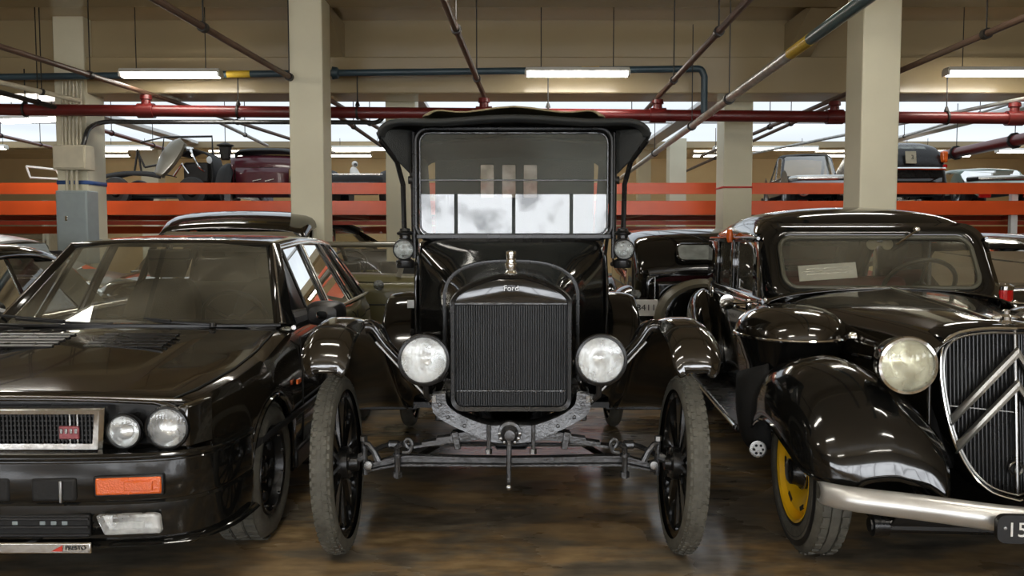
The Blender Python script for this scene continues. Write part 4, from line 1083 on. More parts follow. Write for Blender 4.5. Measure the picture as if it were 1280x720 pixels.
for s in (-1, 1):
    MB().grid([[(s*.790, .60, .905), (s*.595, 1.06, 1.325)], [(s*.735, .545, .915), (s*.565, 1.0, 1.328)], [(s*.70, .57, .91), (s*.535, 1.02, 1.318)]]).build('pillar', 'black', D, solid=.022, bevel=.004)
    MB().tube([(s*.748, .545, .918), (s*.572, 1.0, 1.330)], .007, 6).build('rain_gutter', 'oldchrome', D)
    sp_ = lambda yb, yt: ((s*(belt(yb)), yb, bz_(yb)), (s*lerp([(1.0, .590), (1.6, .590), (2.5, .56), (2.76, .53)], yt), yt, lerp([(1.0, 1.30), (1.6, 1.335), (2.1, 1.33), (2.5, 1.312), (2.76, 1.27)], yt)))
    # belt sill with bright strip
    bp_ = [(s*(belt(y)+.006), y, bz_(y)+.004) for y in (.58, 1.0, 1.5, 2.0, 2.5, 2.95)]
    tube(bp_, .013, 8).build('belt_strip', 'oldchrome', D)
    tp = [sp_(0, y)[1] for y in (1.05, 1.4, 1.8, 2.2, 2.5, 2.72)]
    tube([(x+s*.004, y, z) for x, y, z in tp], .010, 8).build('drip_rail', 'oldchrome', D)
    for yb, yt, w in ((.98, 1.10, .028), (1.50, 1.54, .075), (2.22, 2.10, .05), (2.50, 2.34, .06), (2.86, 2.66, .16)):
        a, b = sp_(yb, yt); post(D, a, b, w, .03, 'black')
    for ya, yb, yta, ytb in ((.60, .98, 1.06, 1.10), (1.0, 1.46, 1.11, 1.50), (1.54, 2.20, 1.58, 2.08), (2.24, 2.48, 2.12, 2.32), (2.53, 2.80, 2.37, 2.6)):
        a, c = sp_(ya, yta); b, d = sp_(yb, ytb)
        if ya < .8: continue
        k = -s*.008
        pane(D, [(p[0]+k, p[1], p[2]) for p in (a, b, d, c)])
        MB().tube([(p[0]+s*.002, p[1], p[2]) for p in (a, b, d, c)], .006, 6, True).build('window_trim', 'oldchrome' if 1 < ya < 2.3 else 'plastic', D)
    a, c = sp_(.62, 1.06); b, d = sp_(.96, 1.09)
    pane(D, [a, b, c], 'quarter_panel', 'plastic').modifiers.new('thickness', 'SOLIDIFY').thickness = .012
    side_mirror(D, s, (s*.93, .72, .955))
    # door seams and handles
    for y in (.58, 1.52, 2.20):
        tube([(s*(lerp(hw_t, y)-.012), y, .85), (s*(lerp(hw_t, y)+.001), y, .66), (s*lerp(hw_t, y), y, .30)], .004, 6).build('door_seam', 'matte', BD)
    for y in (1.38, 2.08):
        MB().box((s*.848, y, .74), (.02, .13, .03)).build('door_handle', 'oldchrome', D, bevel=.006)
    MB().box((s*.858, .42, .64), (.014, .06, .025)).build('side_repeater', 'amber', D, bevel=.004)
    MB().grid(surf([[(s*.845, -.32, .50), (s*.862, .6, .50), (s*.862, 2.1, .50), (s*.85, 2.9, .50)], [(s*.845, -.32, .47), (s*.862, .6, .47), (s*.862, 2.1, .47), (s*.85, 2.9, .47)]], 3, 1)).build('side_molding', 'plastic', D, solid=.014)
# tail
MB().grid([[(x, y, z) for x in (-.70, 0, .70)] for y, z in ((3.11, .90), (3.14, .6), (3.10, .25))]).build('tail_panel', 'brownblack', D, solid=.02)
MB().add([(-.66, 3.06, .925), (.66, 3.06, .925), (.50, 2.76, 1.29), (-.50, 2.76, 1.29)], [(0, 1, 2, 3)]).build('rear_window', 'glass', D)
for s in (-1, 1): MB().grid([[(s*.72, 3.05, .92), (s*.53, 2.74, 1.29)], [(s*.64, 3.08, .92), (s*.48, 2.77, 1.29)]]).build('pillar', 'black', D, solid=.02)
# inside
MB().box((0, 1.7, .30), (1.5, 2.6, .04)).build('floor_pan', 'matte', D)
MB().grid(surf([[(x, y, z) for x in (-.72, -.3, 0, .3, .72)] for y, z in ((.50, .895), (.62, .905), (.85, .90), (.93, .84), (.92, .62))], 2, 2)).build('dashboard', 'plastic', D, solid=.02)
front_seat(D, .36, 1.42, .42); front_seat(D, -.36, 1.42, .42)
RSs = MB().box((0, 2.35, .52), (1.25, .5, .16)).build('rear_seat', 'greyseat', D, bevel=.04)
MB().box((0, 2.62, .78), (1.25, .14, .50), (-.25, 0, 0)).build('backrest', 'greyseat', RSs, bevel=.04)
steer_wheel(D, (.36, .98, .90), .18, 62)
mi = MB().box((0, .96, 1.27), (.24, .03, .06)).build('interior_mirror', 'plastic', D, bevel=.01)
tube([(0, .97, 1.30), (0, 1.0, 1.335)], .008, 6).build('mirror_stem', 'plastic', mi)
for s, x0_, x1_ in ((-1, -.10, -.62), (1, .42, -.05)):
    wp = tube([(x0_, .445, .925), ((x0_+x1_)/2, .455, .937), (x1_, .52, .948)], .008, 6).build('wiper', 'plastic', D)
    tube([(x0_*.55+x1_*.45, .447, .943), (x1_-.12, .56, .962)], .007, 6).build('wiper_blade', 'matte', wp)
    lathe([(0, 0), (0, .018), (.02, .014), (.022, 0)], 10, (x0_, .445, .915), (0, 0, 1)).build('wiper_pivot', 'plastic', wp)
# wheels
for s in (-1, 1):
    for y in (0, 2.48):
        w = simple_wheel(D, .305, .205, (s*.752, y, .303), (0, 0, 0 if s > 0 else PI), 'satin', tire='rubber' if s > 0 and y == 0 else 'rubberdark', rimr=.205)
        h = .1025
        for k in range(8):
            a = 2*PI*k/8
            lathe([(0, 0), (0, .024), (.012, .02), (.012, 0)], 12, (h*.45, .125*math.cos(a), .125*math.sin(a)), (1, 0, 0)).build('wheel_hole', 'matte', w)
            if k % 2 == 0: lathe([(0, 0), (0, .011), (.02, .010), (.022, 0)], 6, (h*.36, .055*math.cos(a), .055*math.sin(a)), (1, 0, 0)).build('lug_nut', 'chrome', w)
        for k in range(10):
            a = 2*PI*(k+.5)/10
            lathe([(0, 0), (0, .007), (.01, .006), (.011, 0)], 8, (h*.82, .168*math.cos(a), .168*math.sin(a)), (1, 0, 0)).build('rim_bolt', 'chrome', w)
        lathe([(0, 0), (0, .036), (.02, .032), (.024, 0)], 16, (h*.36, 0, 0), (1, 0, 0)).build('center_cap', 'satin', w)
# ------------------------------------------------------------------ rounded pre-war saloon (cabin shared by several cars)
def vcabin(C, y0, hw, zb, zt, zroof, yback, paint='black', win=((1.42, 2.05), (2.15, 2.78)), gl='glass', wtop=1.34, frame='frameolive', wsz=(1.075, 1.365), wsy=(0., .20), wshw=.575, tailz=.75, chrome=True):
    """cabin from the windscreen base (y0) to the rear; side windows given by (front, rear) from y0"""
    yA = y0
    wy = lambda z: yA+wsy[0]+(z-wsz[0])/(wsz[1]-wsz[0])*(wsy[1]-wsy[0])
    # front panel round the windscreen
    fo = rrect(hw-.005, zb-.02, wtop+.105, .12, lambda x, z: (x, wy(z)+.010+.22*max(0, abs(x)-.5)**1.5, z), 6)
    fi = rrect(wshw, wsz[0], wsz[1], .075, lambda x, z: (x, wy(z)-.004, z), 6)
    fm_ = [tuple((a+b)/2 for a, b in zip(p, q)) for p, q in zip(fo, fi)]
    fm_ = [(x, y-.014, z) for x, y, z in fm_]
    MB().grid([fo, fm_, fi], True).build('windshield_surround', paint, C, solid=.02, sharp=60)
    WF = MB().tube([(x, y-.008, z) for x, y, z in fi], .014, 8, True).build('windshield_frame', frame, C)
    MB().add([(x, y+.006, z) for x, y, z in fi], [tuple(range(len(fi)))]).build('windshield', gl, C)
    # roof shell
    L = yback-y0
    rows = []
    yh = wy(wtop+.09)
    for t, k, zz in ((0, .90, wtop+.085), (.02, .96, wtop+.120), (.08, 1., zroof-.035), (.22, 1., zroof-.004), (.40, 1., zroof), (.58, .99, zroof-.018), (.74, .97, zroof-.075), (.84, .93, zroof-.16)):
        y = yh+t*(yback-yh); w = hw*k
        zs = min(wtop, zz-.05)
        rows.append([(-w, y, zs), (-w*.985, y, zs+.06 if zz-zs > .1 else (zs+zz)/2), (-w*.86, y, zz-.060 if zz-zs > .1 else zz-.012), (-w*.55, y, zz-.012), (0, y, zz+.008), (w*.55, y, zz-.012), (w*.86, y, zz-.060 if zz-zs > .1 else zz-.012), (w*.985, y, zs+.06 if zz-zs > .1 else (zs+zz)/2), (w, y, zs)])
    g = surf(rows, 3, 3)
    MB().grid(g).build('roof', paint, C, solid=.02, off=-1, sharp=60)
    last = rows[-1]
    # back: from the roof down to the tail with a small rear window
    ze = last[4][2]
    bt = [[(x, y, z) for x, y, z in last]]
    for t, k, zz in ((.865, .93, ze-.10), (.945, .92, ze-.29), (1.0, .90, zb-.12), (1.05, .86, tailz-.2), (1.06, .82, .42)):
        y = yh+t*(yback-yh); w = hw*k*1.02
        bt.append([(-w, y-.10, zz), (-w*.98, y-.05, zz), (-w*.88, y-.015, zz), (-w*.6, y, zz), (0, y+.008, zz), (w*.6, y, zz), (w*.88, y-.015, zz), (w*.98, y-.05, zz), (w, y-.10, zz)])
    bg = surf(bt, 3, 3)
    BK = MB().grid(bg, skip=lambda i, j: 3 <= i < 6 and 9 <= j < 15).build('back_panel', paint, C, solid=.02, off=-1, sharp=60)
    # rear window lies on the back panel
    a = bt[0]
    lo = bg[3][9:16]+[bg[4][15], bg[5][15]]+bg[6][9:16][::-1]+[bg[5][9], bg[4][9]]
    pane(C, lo, 'rear_window', gl); MB().tube(lo, .012, 6, True).build('rear_window_rim', paint, BK)
    # body sides below the windows and quarter behind them
    yq_end = a[0][1]
    for s in (-1, 1):
        sd = []
        for y, k in ((y0-.02, .985), (y0+.4, 1.03), (y0+1.0, 1.05), (y0+1.7, 1.05), (yq_end, 1.0), (yh+.95*(yback-yh), .96)):
            sd.append([(s*hw*(k-.03), y, zb+.005), (s*hw*k, y, zb-.03), (s*hw*k*1.03, y, zb-.22), (s*hw*k*1.02, y, .55), (s*hw*k*.99, y, .34)])
        SD = MB().grid(surf(sd, 3, 2)).build('body_side', paint, C, solid=.02, sharp=60)
        # window line
        ends = [y0+.06]+[y0+e for w_ in win for e in w_]+[yq_end+.06]
        def top(y): return (s*hw*.99, max(y, wy(wtop)-.02), wtop)
        def bot(y): return (s*hw*1.0, y, zb)
        for i in range(0, len(ends)-1, 2):
            ya, yb_ = ends[i], ends[i+1]
            if i == 0: MB().add([bot(ya-.02), bot(yb_), top(yb_), (s*hw*.985, wy(wtop), wtop)], [(0, 1, 2, 3)]).build('pillar', paint, C, solid=.03, bevel=.004)
            else: MB().add([bot(ya), bot(yb_), top(yb_), top(ya)], [(0, 1, 2, 3)]).build('pillar' if i < len(ends)-2 else 'rear_quarter', paint, C, solid=.03, bevel=.004)
        for ya, yb_ in win:
            q = [bot(y0+ya), bot(y0+yb_), top(y0+yb_), top(y0+ya)]
            pane(C, [(p[0]*.985, p[1], p[2]) for p in q], 'window', gl)
            MB().tube([(p[0]+s*.004, p[1], p[2]) for p in q], .007, 6, True).build('window_trim', 'satin', C)
        tube([(s*hw*1.005, y, wtop+.02) for y in (wy(wtop)+.02, y0+1.2, yq_end)], .011, 8).build('drip_rail', paint, C)
        if chrome:
            tube([(s*hw*k*1.012, y, zb-.045) for y, k in ((y0+.0, .985), (y0+.4, 1.03), (y0+1.0, 1.05), (y0+1.7, 1.05), (yq_end, 1.0))], .011, 8).build('belt_strip', 'oldchrome', C)
        for w_ in win:
            y = y0+w_[1]+.03
            tube([(s*hw*1.085, y, zb-.05), (s*hw*1.085, y, .40)], .005, 6).build('door_seam', 'matte', SD)
    # seats
    for y, nm in ((y0+.85, 'front_seat'), (y0+1.9, 'rear_seat')):
        S_ = MB().box((0, y, .62), (1.15, .5, .18)).build(nm, 'redseat', C, bevel=.05)
        MB().box((0, y+.30, .86), (1.15, .14, .46), (-.2, 0, 0)).build('backrest', 'redseat', S_, bevel=.05)
        MB().box((0, y+.335, 1.00), (1.10, .13, .07), (-.2, 0, 0)).build('backrest_piping', 'cream', S_, bevel=.02)
    MB().box((0, y0+1.2, .36), (1.3, 2.5, .03)).build('floor_pan', 'matte', C)
    MB().grid(surf([[(x, y, z) for x in (-hw*.95, 0, hw*.95)] for y, z in ((y0+.0, zb+.03), (y0+.12, zb+.035), (y0+.20, zb-.03), (y0+.2, zb-.25))], 2, 2)).build('dashboard', 'brownblack', C, solid=.015)
    return WF

def vfender(C, s, rows, name='fender', paint='black', nu=4):
    """rows: (y, xi, zi, xm, zt, xo, zl)"""
    R = []
    for (y, xi, zi, xm, zt, xo, zl) in rows:
        R.append([(xi, y, zi), (xi+(xm-xi)*.35, y, zi+(zt-zi)*.62), (xi+(xm-xi)*.75, y, zt-.012), (xm, y, zt), (xm+(xo-xm)*.62, y, zt-(zt-zl)*.14), (xo-.01, y, zt-(zt-zl)*.48), (xo, y, zl)])
    g = surf(R, nu, 3); m = MB().grid(g)
    if s < 0: m = m.mirror()
    o = m.build(name, paint, C, solid=.008, sharp=70)
    MB().tube([(s*r[-1][0], r[-1][1], r[-1][2]) for r in g], .008, 6).build('fender_bead', paint, o)
    return o

def vwheel(C, R, w, loc, rot, disc, cap='satin', tire='rubberdark'):
    o = MB().lathe([(w*.02, 0), (w*.04, .05), (w*.10, .085), (w*.30, R*.40), (w*.34, R*.48), (w*.18, R*.54), (w*.16, R*.58), (w*.42, R*.60), (w*.46, R*.635), (w*.36, R*.64), (-w*.4, R*.62)], 44).build('wheel', disc, C, loc=loc, rot=rot)
    lathe([(w*.04, .078), (w*.22, .074), (w*.30, .066), (w*.38, .058), (w*.52, .055), (w*.56, .045), (w*.57, 0)], 28).build('hub_cap', cap, o)
    lathe([(w*.20, .078), (w*.23, .080), (w*.25, .076)], 28).build('hub_ring', 'chrome', o)
    for k in range(6):
        a = 2*PI*k/6
        MB().box((w*.33, R*.46*math.cos(a), R*.46*math.sin(a)), (.004, .018, .05), (a, 0, 0)).build('wheel_slot', 'matte', o)
    h = w/2; rr = R*.61
    prof = [(-h*.8, rr), (-h*.98, rr+(R-rr)*.25), (-h, rr+(R-rr)*.55), (-h*.85, R-.022), (-h*.66, R-.004), (-h*.3, R), (-h*.29, R-.008), (-h*.22, R-.008), (-h*.21, R), (h*.21, R), (h*.22, R-.008), (h*.29, R-.008), (h*.3, R), (h*.66, R-.004), (h*.85, R-.022), (h, rr+(R-rr)*.55), (h*.98, rr+(R-rr)*.25), (h*.8, rr)]
    t = MB().lathe(prof, 64)
    for k in range(40):
        a = 2*PI*k/40
        for x in (-.48, .48): t.box((x*h, (R+.001)*math.cos(a), (R+.001)*math.sin(a)), (h*.34, .007, .030), (a, 0, 0))
    t.build('tire', tire, o, sharp=40)
    lathe([(h*.90, rr+.012), (h*1.0, rr+(R-rr)*.5), (h*.93, R-.03)], 48).build('sidewall', 'sidewall', o)
    return o

# ------------------------------------------------------------------ the saloon with the double chevron grille
V = thing('vintage_saloon', 'black rounded vintage saloon with chevron grille, chrome bumper and yellow wheels', 'car', (2.055, 3.57, 0), math.radians(-4.2))
FR = [(-.46, .36, .36, .56, .44, .70, .38), (-.43, .35, .46, .58, .57, .79, .41), (-.34, .34, .55, .61, .69, .87, .44), (-.18, .34, .61, .64, .79, .905, .50), (.03, .36, .65, .66, .835, .915, .535), (.24, .41, .66, .68, .82, .915, .52), (.46, .48, .62, .71, .745, .905, .44), (.66, .56, .52, .75, .60, .89, .34), (.82, .62, .38, .78, .44, .87, .30), (.92, .64, .33, .79, .36, .86, .28)]
for s in (-1, 1): vfender(V, s, FR)
RF_ = [(2.52, .62, .36, .76, .42, .88, .30), (2.60, .62, .55, .77, .66, .895, .36), (2.74, .62, .74, .78, .86, .90, .46), (2.94, .62, .82, .78, .955, .90, .50), (3.14, .60, .80, .77, .93, .89, .46), (3.36, .56, .66, .74, .78, .86, .38), (3.5, .52, .48, .70, .58, .82, .34), (3.56, .50, .38, .68, .44, .78, .32)]
for s in (-1, 1): vfender(V, s, RF_, 'rear_fender')
# hood
HS = []
for (y, w, zt, zl) in ((-.10, .300, 1.000, .42), (.02, .318, 1.012, .44), (.25, .365, 1.030, .50), (.55, .445, 1.048, .56), (.90, .555, 1.066, .58), (1.16, .655, 1.080, .58), (1.30, .69, 1.075, .58)):
    HS.append([(0, y, zt), (.09, y, zt-.006), (w*.55, y, zt-.030), (w*.86, y, zt-.085), (w*.985, y, zt-.17), (w, y, zt-.28), (w*.99, y, zl+.08), (w*.97, y, zl)])
HS = [[(-x, y, z) for x, y, z in reversed(r[1:])]+r for r in HS]
HD = MB().grid(surf(HS, 4, 3)).build('hood', 'brownblack', V, solid=.012, off=-1, sharp=60)
tube([(0, y, z+.002) for y, z in ((-.10, 1.002), (.02, 1.014), (.25, 1.032), (.55, 1.050), (.90, 1.068), (1.16, 1.082))], .007, 8).build('hood_strip', 'chrome', HD)
for s in (-1, 1):
    MB().tube([(s*x, y, z) for x, y, z in ((.318, .02, .80), (.365, .25, .80), (.45, .55, .80), (.56, .90, .80), (.66, 1.16, .80))], .007, 6).build('hood_seam', 'nickel', HD)
    # ventilation flap standing out from the hood side, chrome rim round its foot
    c = Vector((s*.665, .74, .872))
    rows = []
    for k in range(7):
        e = PI/2*k/6
        rows.append([(c.x+.275*math.cos(e)**.75*math.cos(a) if e < PI/2-.01 else c.x, c.y+.37*math.cos(e)**.75*math.sin(a) if e < PI/2-.01 else c.y, c.z+.150*math.sin(e)-s*.0*(a)) for a in [2*PI*q/36 for q in range(36)]])
    FL = MB().grid(rows, True).build('hood_bulge', 'brownblack', V, sharp=70)
    MB().tube([(x, y, z-.004) for x, y, z in rows[0]], .009, 8, True).build('bulge_rim', 'chrome', FL)
    MB().grid([[(c.x+(p[0]-c.x)*q, c.y+(p[1]-c.y)*q, p[2]-dz) for p in rows[0]] for q, dz in ((1, .005), (.93, .05), (.78, .16), (.70, .30))], True).build('bulge_skirt', 'black', FL, sharp=70)
    lathe([(0, 0), (0, .018), (.012, .022), (.02, .012), (.03, .014), (.034, 0)], 14, (s*.43, .47, .885), (s*.5, -.8, .2)).build('catch_knob', 'chrome', FL)
# grille shield
def shield(k, y):
    L = [(0, .995), (.10, .992), (.20, .975), (.262, .945), (.290, .90), (.298, .82), (.290, .72), (.268, .60), (.232, .49), (.175, .395), (.10, .335), (0, .315)]
    L = [(x*k*.84, .655+(z-.655)*k) for x, z in L]
    def P(x, z): return (x, y-.30*(0.0)-.115*(1-abs(x)/.26)+(.995-z)*-.10, z)
    r = spl(L, 4); return [P(x, z) for x, z in r]+[P(-x, z) for x, z in reversed(r[1:-1])]
go_, gi_ = shield(1.04, -.06), shield(.985, -.07)
GR = MB().grid([[(x, y+.12, z) for x, y, z in shield(1.07, -.04)], go_, [(x, y-.012, z) for x, y, z in shield(1.01, -.06)], gi_], True).build('grille', 'black', V, sharp=60)
MB().tube([(x, y-.014, z) for x, y, z in shield(1.012, -.06)], .0062, 8, True).build('grille_rim', 'chrome', GR)
MB().tube([(x, y-.004, z) for x, y, z in shield(.955, -.062)], .0055, 8, True).build('inner_rim', 'nickel', GR)
MB().add([(x, y+.05, z) for x, y, z in gi_], [tuple(range(len(gi_)))]).build('grille_back', 'matte', GR)
sl = MB(); gp_ = shield(.955, -.055)
def zspan(x):
    zs = []
    for (a, b) in zip(gp_, gp_[1:]+gp_[:1]):
        if (a[0]-x)*(b[0]-x) <= 0 and a[0] != b[0]:
            t = (x-a[0])/(b[0]-a[0]); zs.append((a[2]+(b[2]-a[2])*t, a[1]+(b[1]-a[1])*t))
    return min(zs), max(zs)
for k in range(-17, 18):
    x = k*.0132+1e-4
    (za, ya), (zb_, yb_) = zspan(x)
    sl.tube([(x, ya+.008, za), (x, yb_+.008, zb_)], .0042, 6)
sl.build('grille_slats', 'satin', GR)
(za, ya), (zb_, yb_) = zspan(1e-4)
MB().tube([(0, ya-.006, za), (0, yb_-.006, zb_), (0, yb_-.0, 1.0)], .008, 8).build('center_bar', 'nickel', GR)
MB().tube([(0, -.20, .66), (-.225, -.105, .665)], .003, 6).build('cross_wire', 'nickel', GR)
# chevrons
def gy(x, z): return -.06-.115*(1-abs(x)/.26)-(.995-z)*.10
for zt, zl, xl in ((.905, .605, .222), (.775, .495, .205)):
    ch = MB()
    for s in (-1, 1):
        rows = []
        for t in (0, .5, 1):
            x = s*xl*t; z = zt+(zl-zt)*t; yy = gy(x, z)-.022
            rows.append([(x, yy+.012, z+.020), (x, yy-.006, z+.016), (x, yy-.009, z), (x, yy-.006, z-.018), (x, yy+.012, z-.022)])
        ch.grid(rows)
    ch.build('chevron', 'chevron', GR, sharp=30, solid=.003)
lathe([(0, .026), (.012, .030), (.016, .026), (.010, .020), (-.02, .018)], 24, (0, -.215, .435), (0, -1, 0)).build('crank_hole', 'nickel', GR)
lathe([(0, 0), (0, .019)], 20, (0, -.22, .435), (0, -1, 0)).build('crank_hole_back', 'matte', GR)
# mascot
lathe([(0, .026), (.01, .028), (.02, .020), (.035, .022), (.045, .014), (.06, .016), (.066, 0)], 16, (0, -.10, 1.005), (0, 0, 1)).build('radiator_cap', 'chrome', GR)
MB().tube([(-.055, -.10, 1.035), (0, -.10, 1.04), (.055, -.10, 1.035)], [.006, .011, .006], 8).build('cap_wing', 'chrome', GR)
# headlamps
for s in (-1, 1):
    L = lamp(V, 'headlight', (s*.480, -.33, .866), .110, .24, 'black', 'chrome', 'lensyel', bulge=.16, tilt=(s*.02, -1, -.02))
    tube([(s*.515, -.20, .78), (s*.50, -.12, .66)], [.03, .045], 10).build('lamp_stalk', 'black', L)
# bumper blade
def bsec(x, y, z, h=.05):
    return [(x, y+.030, z-h), (x, y+.004, z-h*.86), (x, y-.012, z-h*.45), (x, y-.018, z), (x, y-.012, z+h*.45), (x, y+.004, z+h*.86), (x, y+.030, z+h)]
bl = [bsec(x, y, z, h) for x, y, z, h in ((-.835, -.44, .385, .034), (-.825, -.48, .385, .042), (-.74, -.55, .386, .044), (-.50, -.62, .380, .045), (-.25, -.66, .362, .046), (0, -.675, .350, .046), (.25, -.66, .362, .046), (.50, -.62, .380, .045), (.74, -.55, .386, .044), (.825, -.48, .385, .042), (.835, -.44, .385, .034))]
BMP = MB().grid(surf(bl, 4, 2)).build('bumper', 'bumpermetal', V, solid=.006, sharp=50)
for s in (-1, 1):
    tube([(s*.45, -.61, .36), (s*.42, -.40, .36), (s*.40, -.1, .38)], .022, 8).build('bumper_bracket', 'satin', BMP)
PL = MB().prism(rrect(.26, .305, .405, .03, lambda x, z: (x, z), 4), (-.012, .012), lambda a, b, h: (a, h, b)).build('number_plate', 'plateblk', V, loc=(-.055, -.72, 0))
text('lettering', '15', .072, 'platewht', PL, (-.195, -.014, .353), (PI/2, 0, 0), .001)
lathe([(0, 0), (0, .007), (.004, .006), (.005, 0)], 10, (-.235, -.012, .360), (0, -1, 0)).build('plate_bolt', 'nickel', PL)
# underparts
tube([(-.62, -.36, .235), (.62, -.36, .235)], .030, 10).build('cross_tube', 'satin', V)
for s in (-1, 1): lathe([(-.03, .0), (-.03, .04), (.03, .045), (.035, 0)], 12, (s*.58, -.36, .235), (s, 0, 0)).build('cross_tube_end', 'satin', V)
MB().grid(surf([[(x, y, z) for x in (-.55, -.2, .2, .55)] for y, z in ((-.46, .33), (-.40, .25), (-.1, .20), (.5, .20), (1.2, .24))], 2, 2)).build('under_tray', 'matte', V, solid=.01)
MB().box((0, .35, .62), (.5, .8, .5)).build('engine_block', 'matte', V, bevel=.05)
for s in (-1, 1):
    # inner guard hanging behind the front wheel and a small horn at its foot
    g_ = MB().grid(surf([[(s*.82, .52, .74), (s*.90, .60, .70), (s*.93, .72, .66), (s*.88, .84, .62)], [(s*.82, .46, .56), (s*.91, .52, .54), (s*.945, .66, .52), (s*.88, .82, .5)], [(s*.82, .44, .42), (s*.90, .48, .40), (s*.935, .6, .38), (s*.87, .80, .36)], [(s*.80, .46, .33), (s*.87, .48, .32), (s*.90, .58, .31), (s*.85, .76, .3)]], 3, 3))
    g_.build('mud_guard', 'matte', V, solid=.012)
    hn = lathe([(-.10, .02), (-.03, .028), (.0, .040), (.012, .042), (.014, .030), (.008, 0)], 20, (s*.885, .42, .335), (s*.1, -1, 0)).build('horn', 'nickel', V)
    for k in range(6):
        a = 2*PI*k/6; lathe([(0, 0), (0, .007), (.004, 0)], 8, (s*.885+.022*math.cos(a), .405, .335+.022*math.sin(a)), (0, -1, 0)).build('horn_hole', 'matte', hn)
    # running board with chrome edge
    RB = MB().box((s*.80, 1.72, .335), (.22, 1.75, .04)).build('running_board', 'satin', V, bevel=.012)
    tube([(s*.915, .86, .345), (s*.915, 2.58, .345)], .011, 8).build('board_trim', 'chrome', RB)
    # wheels
    vwheel(V, .345, .165, (s*.755, 0, .345), (0, 0, math.radians(3)+(PI if s < 0 else 0)), 'yellow', tire='rubber')
    vwheel(V, .345, .165, (s*.755, 3.0, .345), (0, 0, PI if s < 0 else 0), 'yellow')
vcabin(V, 1.30, .665, 1.005, 1.34, 1.560, 3.62, wshw=.555, tailz=.8, win=((.30, .98), (1.08, 1.62)))
steer_wheel(V, (.33, 1.62, 1.07), .21, 50, 2)
# cowl between hood and windscreen
MB().grid(surf([[(-.70, 1.18, .90), (-.66, 1.20, 1.0), (-.4, 1.18, 1.055), (0, 1.16, 1.080), (.4, 1.18, 1.055), (.66, 1.20, 1.0), (.70, 1.18, .90)], [(-.70, 1.38, .92), (-.66, 1.36, 1.02), (-.4, 1.34, 1.065), (0, 1.33, 1.082), (.4, 1.34, 1.065), (.66, 1.36, 1.02), (.70, 1.38, .92)]], 3, 3)).build('cowl', 'brownblack', V, solid=.01, sharp=60)
tube([(.25, 1.475, 1.405), (.12, 1.43, 1.325)], .006, 6).build('wiper', 'chrome', V)
lathe([(0, 0), (0, .02), (.02, .014), (.022, 0)], 12, (.255, 1.485, 1.412), (0, -1, .2)).build('wiper_pivot', 'chrome', V)
mr_ = MB()
for x in (-.06, .06): mr_.lathe([(-.012, 0), (-.012, .030), (.0, .034), (.004, .030), (.006, 0)], 20, (.06+x*.75, 1.53, 1.325), (0, -1, 0))
mr_.tube([(.015, 1.535, 1.325), (.105, 1.535, 1.325)], .010, 6)
mr_.build('interior_mirror', 'cream', V)
for s in (-1, 1):
    lathe([(-.05, 0), (-.045, .018), (0, .026), (.045, .018), (.05, 0)], 14, (s*.695, 2.30, 1.375), (0, .25, 1)).build('turn_signal', 'amber', V)
    # door hinges and handles at the belt
    for y in (1.33, 2.62):
        hb = lathe([(-.04, .012), (-.03, .018), (.03, .018), (.04, .012)], 10, (s*.755, y, .965), (0, 0, 1)).build('door_hinge', 'chrome', V)
    tube(spl([(s*.735, 1.52, .935), (s*.775, 1.53, .94), (s*.785, 1.60, .94), (s*.78, 1.68, .935)], 3), .012, 8).build('door_handle', 'chrome', V)
    sp2 = MB().tube(spl([(s*.70, 1.34, .99), (s*.80, 1.30, .985), (s*.86, 1.28, .985)], 3), .009, 8).build('lamp_arm', 'chrome', V)
    lathe([(-.06, 0), (-.055, .03), (-.01, .042), (0, .044), (.002, 0)], 16, (s*.885, 1.30, .985), (0, -1, 0)).build('side_lamp', 'chrome', sp2)
# card behind the windscreen
q = V.matrix_basis @ Vector((-.26, 1.47, 1.105))
cd = MB().box((0, 0, .055), (.34, .006, .095), (-.25, .0, .0)).build('card_sign', 'paper', loc=q, rot=(0, math.radians(-4), math.radians(-4)))
tag(cd, 'white printed card propped on the dashboard behind the chevron saloon windshield', 'card')
for k in range(4):
    MB().box((0, -.006, .030+.016*k), (.30-.05*(k % 2), .002, .003), (-.25, 0, 0)).build('print_line', 'nickel', cd)
